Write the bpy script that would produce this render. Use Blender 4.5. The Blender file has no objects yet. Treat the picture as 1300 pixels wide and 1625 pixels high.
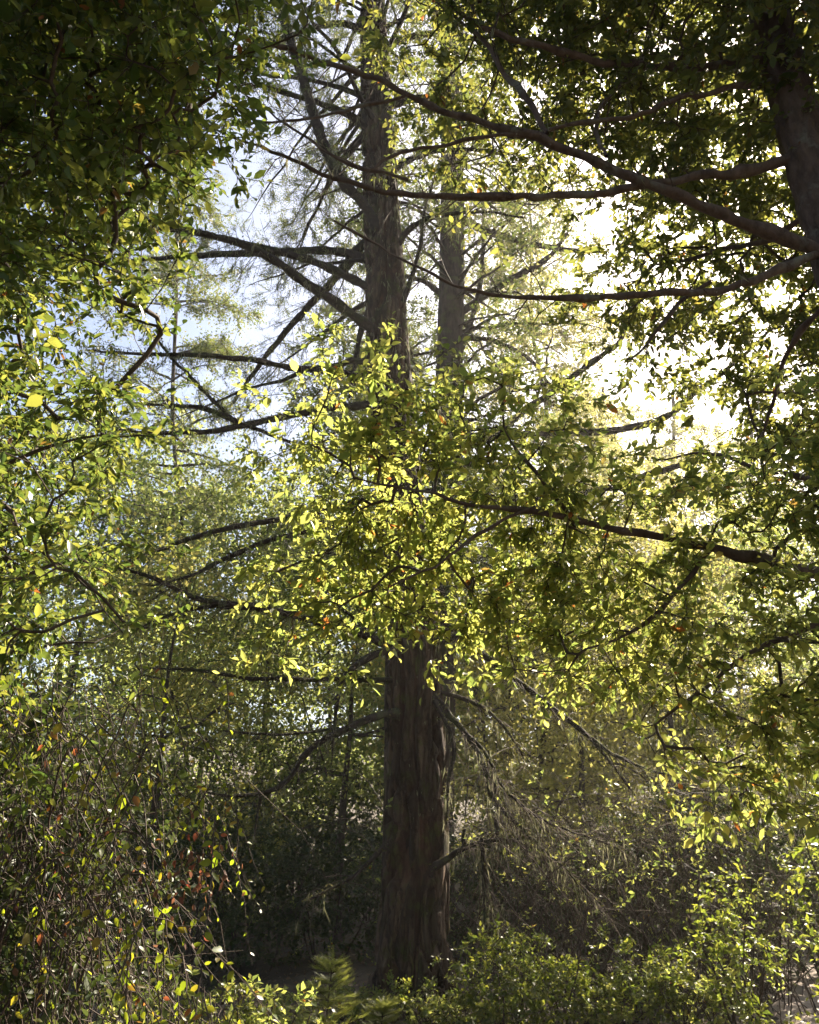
import bpy, math, random
import numpy as np

# ------------------------------------------------------------------ camera, world, sun, exposure
scene = bpy.context.scene
F = 1275.0                                   # focal length in photograph pixels (1300 wide)
PITCH = math.radians(23.6)
CAM = np.array([0.0, 0.0, 1.6])
cd = bpy.data.cameras.new("camera")
cam = bpy.data.objects.new("camera", cd)
scene.collection.objects.link(cam)
cam.location = CAM
cam.rotation_euler = (math.pi / 2 + PITCH, 0, 0)
cd.sensor_fit = 'HORIZONTAL'
cd.sensor_width = 36
cd.lens = F / 1300 * 36
cd.clip_start = 0.05
cd.clip_end = 1000
scene.camera = cam


def ray(px, py):
    u = (px - 650) / F
    v = (812.5 - py) / F
    c, s = math.cos(PITCH), math.sin(PITCH)
    return np.array([u, c - v * s, s + v * c])


def P(px, py, Y):                            # point of the upright plane y = Y seen at a pixel
    d = ray(px, py)
    return CAM + d * (Y / d[1])


def project(p):
    q = np.asarray(p) - CAM
    c, s = math.cos(PITCH), math.sin(PITCH)
    zc = q[..., 1] * c + q[..., 2] * s
    yc = -q[..., 1] * s + q[..., 2] * c
    return 650 + F * q[..., 0] / zc, 812.5 - F * yc / zc, zc


SUN = ray(1300, 235)
SUN = SUN / np.linalg.norm(SUN)
SUN_EL = math.asin(SUN[2])
SUN_AZ = math.atan2(SUN[0], SUN[1])          # clockwise from +Y

world = bpy.data.worlds.new("World")
scene.world = world
world.use_nodes = True
wn = world.node_tree
wn.nodes.clear()
wo = wn.nodes.new('ShaderNodeOutputWorld')
wb = wn.nodes.new('ShaderNodeBackground')
ws = wn.nodes.new('ShaderNodeTexSky')
ws.sky_type = 'NISHITA'
ws.sun_disc = False
ws.sun_elevation = SUN_EL
ws.sun_rotation = SUN_AZ
ws.air_density = 1.0
ws.dust_density = 3.0
ws.ozone_density = 1.0
wb.inputs['Strength'].default_value = 0.055
wn.links.new(ws.outputs[0], wb.inputs[0])
wn.links.new(wb.outputs[0], wo.inputs[0])

sl = bpy.data.lights.new("sun", 'SUN')
sl.energy = 5.0
sl.angle = math.radians(0.53)
sl.color = (1.0, 0.88, 0.70)
so = bpy.data.objects.new("sun", sl)
scene.collection.objects.link(so)
from mathutils import Vector, Matrix
so.rotation_euler = Vector(SUN).to_track_quat('Z', 'Y').to_euler()
so.location = (20, 30, 40)

scene.view_settings.view_transform = 'Standard'
scene.view_settings.look = 'None'
scene.view_settings.exposure = 2.15
scene.view_settings.gamma = 1.0
scene.cycles.max_bounces = 6
scene.cycles.use_adaptive_sampling = True
scene.cycles.adaptive_threshold = 0.025
scene.cycles.diffuse_bounces = 3
scene.cycles.transmission_bounces = 4
scene.cycles.volume_bounces = 0
scene.cycles.use_denoising = True
scene.cycles.sample_clamp_indirect = 6.0

rng = np.random.default_rng(7)
UP = np.array([0, 0, 1.0])

# ------------------------------------------------------------------ materials
MATS = {}


def new_mat(name):
    m = bpy.data.materials.new(name)
    m.use_nodes = True
    nt = m.node_tree
    nt.nodes.clear()
    out = nt.nodes.new('ShaderNodeOutputMaterial')
    MATS[name] = m
    return m, nt, out


def ramp(nt, stops):
    r = nt.nodes.new('ShaderNodeValToRGB')
    e = r.color_ramp.elements
    while len(e) < len(stops):
        e.new(0.5)
    for k, (p, c) in enumerate(stops):
        e[k].position = p
        e[k].color = (*c, 1)
    return r


def leaf_mat(name, refl, trans, fac=0.5, rough=0.4, spec=0.4):
    """thin leaf: reflecting and letting light through, tinted leaf by leaf"""
    m, nt, out = new_mat(name)
    g = nt.nodes.new('ShaderNodeNewGeometry')
    oi = nt.nodes.new('ShaderNodeObjectInfo')
    ad = nt.nodes.new('ShaderNodeMath'); ad.operation = 'ADD'
    fr = nt.nodes.new('ShaderNodeMath'); fr.operation = 'FRACT'
    nt.links.new(g.outputs['Random Per Island'], ad.inputs[0])
    nt.links.new(oi.outputs['Random'], ad.inputs[1])
    nt.links.new(ad.outputs[0], fr.inputs[0])
    r1 = ramp(nt, refl); r2 = ramp(nt, trans)
    nt.links.new(fr.outputs[0], r1.inputs[0]); nt.links.new(fr.outputs[0], r2.inputs[0])
    p = nt.nodes.new('ShaderNodeBsdfPrincipled')
    p.inputs['Roughness'].default_value = rough
    p.inputs['Specular IOR Level'].default_value = spec
    t = nt.nodes.new('ShaderNodeBsdfTranslucent')
    mx = nt.nodes.new('ShaderNodeMixShader'); mx.inputs[0].default_value = fac
    nt.links.new(r1.outputs[0], p.inputs['Base Color'])
    nt.links.new(r2.outputs[0], t.inputs['Color'])
    nt.links.new(p.outputs[0], mx.inputs[1]); nt.links.new(t.outputs[0], mx.inputs[2])
    nt.links.new(mx.outputs[0], out.inputs[0])
    return m


def bark_mat(name, c1, c2, moss=None, moss_amt=0.5, scale=6.0, stretch=5.0, bump=0.5, rough=0.9, attr=None):
    m, nt, out = new_mat(name)
    tc = nt.nodes.new('ShaderNodeTexCoord')
    mp = nt.nodes.new('ShaderNodeMapping')
    mp.inputs['Scale'].default_value = (scale, scale, scale / stretch)
    nt.links.new(tc.outputs['Object'], mp.inputs[0])
    n = nt.nodes.new('ShaderNodeTexNoise')
    n.inputs['Scale'].default_value = 2.2; n.inputs['Detail'].default_value = 7; n.inputs['Roughness'].default_value = 0.65
    nt.links.new(mp.outputs[0], n.inputs['Vector'])
    r = ramp(nt, [(0.3, c1), (0.7, c2)])
    nt.links.new(n.outputs[0], r.inputs[0])
    col = r.outputs[0]
    if attr:
        a = nt.nodes.new('ShaderNodeAttribute'); a.attribute_name = 'ridge'
        ra = ramp(nt, [(0.25, (.060, .022, .014)), (0.75, (.11, .078, .057))])
        nt.links.new(a.outputs['Fac'], ra.inputs[0])
        mxa = nt.nodes.new('ShaderNodeMixRGB'); mxa.inputs[0].default_value = 0.6
        nt.links.new(col, mxa.inputs[1]); nt.links.new(ra.outputs[0], mxa.inputs[2])
        col = mxa.outputs[0]
    if moss:
        n2 = nt.nodes.new('ShaderNodeTexNoise')
        n2.inputs['Scale'].default_value = 3.5; n2.inputs['Detail'].default_value = 5; n2.inputs['Roughness'].default_value = 0.7
        nt.links.new(tc.outputs['Object'], n2.inputs['Vector'])
        r2 = ramp(nt, [(0.62 - 0.25 * moss_amt, (0, 0, 0)), (0.74 - 0.25 * moss_amt, (1, 1, 1))])
        nt.links.new(n2.outputs[0], r2.inputs[0])
        mx = nt.nodes.new('ShaderNodeMixRGB')
        mx.inputs[2].default_value = (*moss, 1)
        nt.links.new(r2.outputs[0], mx.inputs[0]); nt.links.new(col, mx.inputs[1])
        col = mx.outputs[0]
    p = nt.nodes.new('ShaderNodeBsdfPrincipled')
    p.inputs['Roughness'].default_value = rough
    p.inputs['Specular IOR Level'].default_value = 0.25
    nt.links.new(col, p.inputs['Base Color'])
    b = nt.nodes.new('ShaderNodeBump'); b.inputs['Strength'].default_value = bump; b.inputs['Distance'].default_value = 0.02
    nt.links.new(n.outputs[0], b.inputs['Height'])
    if attr:                                  # plates of bark parted by cracks
        wv = nt.nodes.new('ShaderNodeVectorMath'); wv.operation = 'MULTIPLY_ADD'
        wv.inputs[1].default_value = (.9, .9, .9)
        nt.links.new(n.outputs['Color'], wv.inputs[0])
        mp2 = nt.nodes.new('ShaderNodeMapping'); mp2.inputs['Scale'].default_value = (13, 13, 2.6)
        nt.links.new(tc.outputs['Object'], mp2.inputs[0]); nt.links.new(mp2.outputs[0], wv.inputs[2])
        vo = nt.nodes.new('ShaderNodeTexVoronoi'); vo.feature = 'DISTANCE_TO_EDGE'; vo.inputs['Scale'].default_value = 1.0
        nt.links.new(wv.outputs[0], vo.inputs['Vector'])
        cr = ramp(nt, [(.0, (.25, .25, .25)), (.22, (1, 1, 1))])
        nt.links.new(vo.outputs['Distance'], cr.inputs[0])
        b2 = nt.nodes.new('ShaderNodeBump'); b2.inputs['Strength'].default_value = 1.0; b2.inputs['Distance'].default_value = .02
        nt.links.new(cr.outputs[0], b2.inputs['Height']); nt.links.new(b.outputs[0], b2.inputs['Normal'])
        b = b2
        mc = nt.nodes.new('ShaderNodeMixRGB'); mc.inputs[1].default_value = (.038, .018, .012, 1)
        nt.links.new(cr.outputs[0], mc.inputs[0]); nt.links.new(col, mc.inputs[2])
        v2 = nt.nodes.new('ShaderNodeTexVoronoi'); v2.feature = 'F1'; v2.inputs['Scale'].default_value = 1.0
        nt.links.new(wv.outputs[0], v2.inputs['Vector'])
        pl = ramp(nt, [(.1, (.45, .42, .40)), (.5, (.9, .86, .82)), (.9, (1.5, 1.45, 1.35))])   # every plate weathers to its own tone
        nt.links.new(v2.outputs['Color'], pl.inputs[0])
        mm = nt.nodes.new('ShaderNodeMixRGB'); mm.blend_type = 'MULTIPLY'; mm.inputs[0].default_value = 1.0
        nt.links.new(mc.outputs[0], mm.inputs[1]); nt.links.new(pl.outputs[0], mm.inputs[2])
        nt.links.new(mm.outputs[0], p.inputs['Base Color'])
    nt.links.new(b.outputs[0], p.inputs['Normal'])
    nt.links.new(p.outputs[0], out.inputs[0])
    return m


G = lambda r, g, b: (r, g, b)
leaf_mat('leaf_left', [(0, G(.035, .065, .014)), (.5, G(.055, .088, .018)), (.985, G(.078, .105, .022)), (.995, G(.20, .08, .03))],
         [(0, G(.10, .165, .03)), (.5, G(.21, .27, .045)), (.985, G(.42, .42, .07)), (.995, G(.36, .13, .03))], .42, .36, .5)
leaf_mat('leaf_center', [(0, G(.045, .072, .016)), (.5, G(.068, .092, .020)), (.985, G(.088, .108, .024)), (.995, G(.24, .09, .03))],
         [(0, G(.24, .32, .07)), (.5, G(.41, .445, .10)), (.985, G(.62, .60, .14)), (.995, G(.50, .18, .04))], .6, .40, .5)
leaf_mat('leaf_oak', [(0, G(.030, .052, .014)), (.5, G(.045, .072, .018)), (.99, G(.065, .088, .022)), (.997, G(.20, .07, .03))],
         [(0, G(.16, .20, .045)), (.5, G(.27, .29, .06)), (.99, G(.44, .41, .08)), (.997, G(.36, .12, .03))], .45, .38, .5)
leaf_mat('leaf_vine', [(0, G(.06, .10, .016)), (.6, G(.08, .11, .018)), (.93, G(.12, .10, .022)), (.99, G(.18, .07, .03))],
         [(0, G(.30, .40, .02)), (.6, G(.42, .46, .025)), (.93, G(.50, .40, .03)), (.99, G(.45, .13, .05))], .55, .42, .4)
leaf_mat('leaf_dry', [(0, G(.11, .045, .03)), (.5, G(.14, .07, .04)), (1, G(.09, .05, .035))],
         [(0, G(.28, .07, .04)), (.5, G(.26, .12, .06)), (1, G(.18, .08, .05))], .4, .6, .2)
leaf_mat('leaf_shrub', [(0, G(.05, .075, .022)), (.5, G(.075, .10, .03)), (1, G(.11, .125, .045))],
         [(0, G(.20, .28, .03)), (.5, G(.31, .36, .04)), (1, G(.44, .44, .06))], .45, .42, .45)
leaf_mat('leaf_far_green', [(0, G(.035, .062, .026)), (.5, G(.05, .080, .03)), (1, G(.07, .095, .035))],
         [(0, G(.22, .29, .08)), (.5, G(.33, .38, .10)), (1, G(.45, .46, .13))], .64, .45, .4)
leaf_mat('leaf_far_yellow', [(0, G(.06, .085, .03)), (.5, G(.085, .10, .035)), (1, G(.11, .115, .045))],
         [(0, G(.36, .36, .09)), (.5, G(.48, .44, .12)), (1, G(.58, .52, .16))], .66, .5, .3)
leaf_mat('needle', [(0, G(.035, .060, .022)), (.6, G(.055, .078, .030)), (1, G(.09, .09, .045))],
         [(0, G(.16, .22, .05)), (.6, G(.24, .27, .07)), (1, G(.34, .32, .12))], .4, .5, .3)
leaf_mat('lichen', [(0, G(.13, .14, .08)), (.6, G(.18, .18, .11)), (1, G(.23, .21, .14))],
         [(0, G(.22, .23, .12)), (1, G(.34, .32, .20))], .4, .9, .1)
leaf_mat('needle_sun_tint', [(0, G(.07, .085, .03)), (.6, G(.095, .10, .04)), (1, G(.12, .11, .06))],
         [(0, G(.34, .36, .10)), (.6, G(.46, .43, .15)), (1, G(.55, .48, .22))], .6, .5, .3)  # needles coloured paler, with sun glow and haze put into the tone
leaf_mat('young_lit_needle', [(0, G(.06, .085, .022)), (.6, G(.085, .105, .03)), (1, G(.11, .12, .04))],
         [(0, G(.30, .36, .06)), (.6, G(.42, .44, .08)), (1, G(.54, .52, .12))], .5, .45, .4)  # paler new growth, brightened further as if the sun reached it
leaf_mat('leaf_painted_shade', [(0, G(.022, .036, .014)), (.6, G(.034, .050, .018)), (1, G(.05, .062, .025))],
         [(0, G(.06, .09, .02)), (.6, G(.10, .13, .03)), (1, G(.17, .18, .04))], .35, .5, .35)  # leaf green darkened to hold the understory's shade in the colour
leaf_mat('moss', [(0, G(.05, .05, .022)), (.6, G(.075, .075, .03)), (1, G(.12, .11, .055))],
         [(0, G(.10, .11, .04)), (1, G(.22, .20, .09))], .3, .9, .1)
leaf_mat('litter', [(0, G(.07, .045, .028)), (.5, G(.11, .07, .04)), (1, G(.17, .12, .07))],
         [(0, G(.12, .07, .03)), (1, G(.2, .13, .06))], .2, .7, .2)
bark_mat('bark_fir', (.016, .009, .007), (.14, .095, .068), (.075, .078, .022), .46, 8, 2.2, 1.0, attr=True)
bark_mat('bark_fir_plain', (.028, .019, .015), (.085, .060, .046), (.07, .07, .03), .4, 7, 4, 1.0)
bark_mat('bark_limb', (.020, .014, .012), (.060, .045, .036), (.06, .063, .03), .45, 9, 1, .6)
bark_mat('bark_oak', (.045, .028, .024), (.135, .092, .075), (.14, .13, .11), .28, 7, 2.5, 1.0, rough=.8)
bark_mat('bark_twig', (.045, .032, .026), (.095, .070, .055), None, 0, 14, 1, .2)
bark_mat('bark_dead', (.028, .018, .014), (.085, .056, .042), None, 0, 14, 1, .2, rough=.7)
bark_mat('bark_pale_twig', (.07, .052, .038), (.15, .115, .085), None, 0, 14, 1, .2)

# ground and path
m, nt, out = new_mat('soil')
tc = nt.nodes.new('ShaderNodeTexCoord')
n = nt.nodes.new('ShaderNodeTexNoise'); n.inputs['Scale'].default_value = 3.0; n.inputs['Detail'].default_value = 9; n.inputs['Roughness'].default_value = .7
nt.links.new(tc.outputs['Object'], n.inputs['Vector'])
r = ramp(nt, [(.3, (.035, .026, .018)), (.55, (.07, .052, .034)), (.75, (.05, .06, .02))])
nt.links.new(n.outputs[0], r.inputs[0])
p = nt.nodes.new('ShaderNodeBsdfPrincipled'); p.inputs['Roughness'].default_value = .95
nt.links.new(r.outputs[0], p.inputs['Base Color'])
b = nt.nodes.new('ShaderNodeBump'); b.inputs['Strength'].default_value = .8; b.inputs['Distance'].default_value = .05
nt.links.new(n.outputs[0], b.inputs['Height']); nt.links.new(b.outputs[0], p.inputs['Normal'])
nt.links.new(p.outputs[0], out.inputs[0])
m, nt, out = new_mat('path_dust')
tc = nt.nodes.new('ShaderNodeTexCoord')
n = nt.nodes.new('ShaderNodeTexNoise'); n.inputs['Scale'].default_value = 7.0; n.inputs['Detail'].default_value = 9; n.inputs['Roughness'].default_value = .75
nt.links.new(tc.outputs['Object'], n.inputs['Vector'])
r = ramp(nt, [(.3, (.20, .15, .12)), (.7, (.38, .31, .26))])
nt.links.new(n.outputs[0], r.inputs[0])
p = nt.nodes.new('ShaderNodeBsdfPrincipled'); p.inputs['Roughness'].default_value = .9
nt.links.new(r.outputs[0], p.inputs['Base Color'])
b = nt.nodes.new('ShaderNodeBump'); b.inputs['Strength'].default_value = .6; b.inputs['Distance'].default_value = .03
nt.links.new(n.outputs[0], b.inputs['Height']); nt.links.new(b.outputs[0], p.inputs['Normal'])
nt.links.new(p.outputs[0], out.inputs[0])


# ------------------------------------------------------------------ geometry helpers
def nrm(v):
    v = np.asarray(v, float)
    return v / np.maximum(np.linalg.norm(v, axis=-1, keepdims=True), 1e-9)


class Buf:
    """collects faces of one mesh"""
    def __init__(self):
        self.v = []; self.f = {3: [], 4: []}; self.n = 0; self.attr = None

    def add(self, v, tris=None, quads=None):
        v = np.asarray(v, float).reshape(-1, 3)
        if tris is not None and len(tris): self.f[3].append(np.asarray(tris, np.int64).reshape(-1, 3) + self.n)
        if quads is not None and len(quads): self.f[4].append(np.asarray(quads, np.int64).reshape(-1, 4) + self.n)
        self.v.append(v); self.n += len(v)

    def mesh(self, name, mat, origin=(0, 0, 0), smooth=False):
        me = bpy.data.meshes.new(name)
        v = np.concatenate(self.v) - np.asarray(origin)
        t = np.concatenate(self.f[3]) if self.f[3] else np.zeros((0, 3), np.int64)
        q = np.concatenate(self.f[4]) if self.f[4] else np.zeros((0, 4), np.int64)
        me.vertices.add(len(v)); me.vertices.foreach_set('co', v.astype(np.float32).ravel())
        loops = np.concatenate([t.ravel(), q.ravel()]).astype(np.int32)
        tot = np.concatenate([np.full(len(t), 3), np.full(len(q), 4)]).astype(np.int32)
        start = np.concatenate([[0], np.cumsum(tot)[:-1]]).astype(np.int32)
        me.loops.add(len(loops)); me.loops.foreach_set('vertex_index', loops)
        me.polygons.add(len(tot)); me.polygons.foreach_set('loop_start', start)
        if smooth:
            me.polygons.foreach_set('use_smooth', np.ones(len(tot), bool))
        me.update(calc_edges=True)
        if self.attr is not None:
            a = me.attributes.new('ridge', 'FLOAT', 'POINT')
            a.data.foreach_set('value', np.concatenate(self.attr).astype(np.float32))
        me.materials.append(MATS[mat])
        return me


def link(name, data, parent=None, loc=None):
    o = bpy.data.objects.new(name, data)
    scene.collection.objects.link(o)
    if parent is not None: o.parent = parent
    if loc is not None: o.location = loc
    return o


def part(name, buf, mat, parent, smooth=False, stuff=False):
    o = link(name, buf.mesh(name, mat, parent.location if parent else (0, 0, 0), smooth), parent)
    if stuff: o['kind'] = 'stuff'
    return o


def thing(name, label, cat, loc, group=None):
    o = link(name, None, None, loc)
    o.empty_display_size = .2
    o['label'] = label; o['category'] = cat
    if group: o['group'] = group
    bpy.context.view_layer.update
    return o


def spline(pts, step):
    """Catmull-Rom through rows of any width"""
    p = np.asarray(pts, float)
    if len(p) < 3:
        p = np.vstack([p[0], (p[0] + p[-1]) / 2, p[-1]])
    q = np.vstack([2 * p[0] - p[1], p, 2 * p[-1] - p[-2]])
    out = []
    for i in range(1, len(q) - 2):
        n = max(2, int(np.linalg.norm(q[i + 1, :3] - q[i, :3]) / step))
        t = np.linspace(0, 1, n, endpoint=False)[:, None]
        a, b, c, d = q[i - 1], q[i], q[i + 1], q[i + 2]
        out.append(.5 * (2 * b + (c - a) * t + (2 * a - 5 * b + 4 * c - d) * t * t + (3 * b - a - 3 * c + d) * t ** 3))
    out.append(p[-1:])
    return np.vstack(out)


def tube(buf, pts, rad, sides=5, cap=True):
    pts = np.asarray(pts, float); n = len(pts)
    rad = np.broadcast_to(np.asarray(rad, float), (n,))
    T = nrm(np.gradient(pts, axis=0))
    ref = UP if abs(nrm(pts[-1] - pts[0])[2]) < .75 else np.array([1.0, 0, 0])
    A = nrm(np.cross(T, ref)); B = np.cross(T, A)
    a = np.linspace(0, 2 * np.pi, sides, endpoint=False)
    v = pts[:, None] + rad[:, None, None] * (A[:, None] * np.cos(a)[None, :, None] + B[:, None] * np.sin(a)[None, :, None])
    i = np.arange(n - 1)[:, None] * sides; j = np.arange(sides)[None]; k = (j + 1) % sides
    quads = np.stack([i + j, i + k, i + sides + k, i + sides + j], -1).reshape(-1, 4)
    tris = None
    v = v.reshape(-1, 3)
    if cap:
        v = np.vstack([v, pts[-1] + T[-1] * rad[-1]])
        base = (n - 1) * sides
        tris = [[base + x, base + (x + 1) % sides, n * sides] for x in range(sides)]
    buf.add(v, tris, quads)


def sticks(buf, a, b, r0, r1):
    """many straight three-sided sticks at once, a -> b"""
    n = len(a)
    if n == 0: return
    d = nrm(b - a)
    ref = np.where(np.abs(d[:, 2:3]) < .8, UP[None], np.array([[1.0, 0, 0]]))
    A = nrm(np.cross(d, ref)); B = np.cross(d, A)
    an = np.array([0, 2.094, 4.189])
    ring = A[:, None] * np.cos(an)[None, :, None] + B[:, None] * np.sin(an)[None, :, None]
    r0 = np.broadcast_to(np.asarray(r0, float), (n,))[:, None, None]; r1 = np.broadcast_to(np.asarray(r1, float), (n,))[:, None, None]
    v = np.concatenate([a[:, None] + ring * r0, b[:, None] + ring * r1], 1)
    q = np.array([[0, 1, 4, 3], [1, 2, 5, 4], [2, 0, 3, 5]])
    buf.add(v.reshape(-1, 3), None, (q[None] + (np.arange(n) * 6)[:, None, None]).reshape(-1, 4))


# leaf outlines: x across, y along, z up; a folded, slightly curled blade
LEAF = np.array([[0, 0, 0], [-.23, .28, .05], [-.25, .62, .05], [0, 1, -.06], [.25, .62, .05], [.23, .28, .05], [0, .3, 0], [0, .64, -.01]])
LEAF_T = [[0, 6, 1], [2, 7, 3], [0, 5, 6], [4, 3, 7]]
LEAF_Q = [[1, 6, 7, 2], [6, 5, 4, 7]]
MID = np.array([[0, 0, 0], [-.24, .35, .06], [-.22, .68, .05], [0, 1, -.05], [.22, .68, .05], [.24, .35, .06]])
MID_T = [[0, 3, 1], [1, 3, 2], [0, 5, 3], [5, 4, 3]]
SMALL = np.array([[0, 0, 0], [-.3, .5, .08], [0, 1, 0], [.3, .5, .08]])
SMALL_T = [[0, 2, 1], [0, 3, 2]]


def frames(d, up):
    y = nrm(d); x = nrm(np.cross(y, up)); z = np.cross(x, y)
    return np.stack([x, y, z], -1)            # columns


def put(buf, tv, tt, tq, pos, R, s, wid=None):
    n = len(pos)
    if n == 0: return
    t = np.broadcast_to(tv[None], (n,) + tv.shape).copy()
    if wid is not None:
        t[:, :, 0] *= wid[:, None]
        t[:, :, 2] = t[:, :, 2] * rng.uniform(-.6, 3.2, n)[:, None] - t[:, :, 1] ** 2 * rng.uniform(-.08, .3, n)[:, None]
    v = np.einsum('nij,nkj->nki', R, t) * np.asarray(s).reshape(-1, 1, 1) + pos[:, None]
    off = (np.arange(n) * len(tv))[:, None, None]
    buf.add(v.reshape(-1, 3), (np.asarray(tt)[None] + off).reshape(-1, 3) if tt else None,
            (np.asarray(tq)[None] + off).reshape(-1, 4) if tq else None)


# ------------------------------------------------------------------ growing a twig network towards leaf clusters
def grow(seeds, att, jitter=.25, seg=.2, pathcost=.12):
    """seeds: points of the limbs already there; att: places where leaves should be"""
    seeds = np.asarray(seeds, float); att = np.asarray(att, float)
    cap = len(seeds) + len(att) * 14 + 10
    pos = np.empty((cap, 3)); par = np.full(cap, -1, int); plen = np.zeros(cap); dr = np.zeros((cap, 3))
    n = len(seeds); pos[:n] = seeds; dr[:n] = 0
    d0 = np.array([np.min(np.linalg.norm(seeds - a, axis=1)) for a in att])
    chains = []; ends = []
    for a in att[np.argsort(d0)]:
        d = np.linalg.norm(pos[:n] - a, axis=1)
        j = int(np.argmin(d + pathcost * plen[:n]))
        L = d[j]
        k = int(min(12, max(2, math.ceil(L / seg))))
        if n + k > cap: break
        ctrl = pos[j] + (a - pos[j]) * .45 + dr[j] * L * .28 + rng.normal(0, jitter * .35, 3) * L + UP * .06 * L
        t = np.linspace(0, 1, k + 1)[1:, None]
        pts = (1 - t) ** 2 * pos[j] + 2 * t * (1 - t) * ctrl + t * t * a
        pts[:-1] += rng.normal(0, .03, (k - 1, 3)) * min(L, 1.0)
        ids = np.arange(n, n + k)
        pos[ids] = pts; par[ids[0]] = j; par[ids[1:]] = ids[:-1]
        st = np.linalg.norm(np.diff(np.vstack([pos[j], pts]), axis=0), axis=1)
        plen[ids] = plen[j] + np.cumsum(st)
        dr[ids] = nrm(np.diff(np.vstack([pos[j], pts]), axis=0))
        n += k
        chains.append((j, ids)); ends.append(ids[-1])
    cnt = np.zeros(n, int)
    for e in ends:
        x = e
        while x >= 0:
            cnt[x] += 1; x = par[x]
    ends = np.array(ends)
    return pos, cnt, chains, pos[ends], dr[ends]


def twig_mesh(buf, pos, cnt, chains, rmin, sides=3, rmax=.03, power=.5):
    for j, ids in chains:
        idx = np.concatenate([[j], ids])
        c = cnt[idx].astype(float); c[0] = c[1]
        tube(buf, pos[idx], np.minimum(rmin * c ** power, rmax), sides if c[1] < 12 else 5, cap=False)


def shoots(ends, dirs, per, length, droop=.25, spread=.9):
    o = np.repeat(ends, per, 0)
    d = nrm(np.repeat(dirs, per, 0) + rng.normal(0, spread, (len(o), 3)) * .75 - UP * droop * .5)
    L = length * rng.uniform(.55, 1.25, len(o))
    return o, d, L


def leaves_on_shoots(o, d, L, m, size, flat=.55, droop=.3):
    """two ranks of leaves along each shoot plus one at the tip; gives pos, R, s"""
    S = len(o)
    t = (np.arange(m)[None] + rng.uniform(.2, .8, (S, m))) / m
    t[:, -1] = 1
    pos = o[:, None] + d[:, None] * (L[:, None] * t)[..., None] - UP * ((t ** 2) * L[:, None] * .18)[..., None]
    side = np.where((np.arange(m)[None] + rng.integers(0, 2, (S, 1))) % 2 == 0, 1.0, -1.0)
    upn = nrm(UP[None, None] + rng.normal(0, flat, (S, m, 3)))
    lat = nrm(np.cross(np.broadcast_to(d[:, None], upn.shape), upn)) * side[..., None]
    dd = nrm(lat * 1.0 + d[:, None] * rng.uniform(.3, 1.1, (S, m, 1)) - UP * droop * rng.uniform(0, 1.6, (S, m, 1)) + rng.normal(0, .3, (S, m, 3)))
    dd[:, -1] = nrm(d + rng.normal(0, .3, (S, 3)))
    pos = pos.reshape(-1, 3)
    R = frames(dd.reshape(-1, 3), upn.reshape(-1, 3))
    s = size * np.clip(rng.lognormal(-.06, .36, len(pos)), .4, 1.9)
    return pos, R, s


def in_frame(pos, pad=0):
    x, y, z = project(pos)
    return (x > -pad) & (x < 1300 + pad) & (y > -pad) & (y < 1625 + pad) & (z > .2)


def foliage(parent, pos, R, s, mat, singles=300, name='foliage', low=False):
    """the leaves that show largest are parts of their own, the rest one mass"""
    wid = rng.uniform(.6, 1.25, len(pos))
    keep = np.ones(len(pos), bool)
    if singles:
        x, y, z = project(pos)
        face = np.abs(np.einsum('ni,ni->n', R[:, :, 2], nrm(pos - CAM)))
        score = np.where(in_frame(pos, -6), s * s * (.25 + face) / z ** 2, 0)
        top = np.argsort(-score)[:singles]
        top = top[score[top] > 0]
        keep[top] = False
        b = Buf(); b.add(LEAF, LEAF_T, LEAF_Q)
        me = b.mesh('leaf', mat)
        base = np.array(parent.location)
        for i in top:
            o = bpy.data.objects.new('leaf', me); scene.collection.objects.link(o)
            o.parent = parent
            Mx = Matrix.Identity(4)
            for a in range(3):
                for c in range(3):
                    Mx[a][c] = R[i, a, c] * s[i] * (wid[i] if c == 0 else 1)
                Mx[a][3] = pos[i, a] - base[a]
            o.matrix_local = Mx
    b = Buf()
    if low == 'mid':
        big = keep & in_frame(pos, 60); small = keep & ~big
        put(b, MID, MID_T, None, pos[big], R[big], s[big], wid[big])
        put(b, SMALL, SMALL_T, None, pos[small], R[small], s[small] * 1.1, wid[small])
    elif low: put(b, SMALL, SMALL_T, None, pos[keep], R[keep], s[keep], wid[keep])
    else: put(b, LEAF, LEAF_T, LEAF_Q, pos[keep], R[keep], s[keep], wid[keep])
    return part(name, b, mat, parent, stuff=True)


def grid_points(rows, x0, y0, n, rlo, rhi, cell=100, power=1.5):
    """places along the sight lines of a coarse density map, at distances between rlo and rhi"""
    w = np.array([[int(c) for c in r.split()] for r in rows], float) ** power
    idx = rng.choice(w.size, n, p=(w / w.sum()).ravel())
    ry, rx = np.divmod(idx, w.shape[1])
    px = x0 + (rx + .5 + rng.uniform(-.62, .62, n)) * cell
    py = y0 + (ry + .5 + rng.uniform(-.62, .62, n)) * cell
    Rr = rng.uniform(rlo, rhi, n)
    d = nrm(np.stack([ray(a, b) for a, b in zip(px, py)]))
    return CAM + d * Rr[:, None]


def clump(pts, n_cl, pull=.55):
    """draw points together into clumps, so that gaps open between them"""
    c = pts[rng.choice(len(pts), n_cl, replace=False)]
    d = np.linalg.norm(pts[:, None] - c[None], axis=2)
    k = d.argmin(1)
    return pts + (c[k] - pts) * pull * rng.uniform(.3, 1, (len(pts), 1))


def traced(rows, step=.08):
    """rows of (pixel x, pixel y, distance plane Y, width in pixels) -> points and radii"""
    out = []
    for px, py, Y, w in rows:
        p = P(px, py, Y); zc = project(p)[2]
        out.append([*p, w / 2 * zc / F])
    s = spline(out, step)
    return s[:, :3], np.maximum(s[:, 3], .002)


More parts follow.
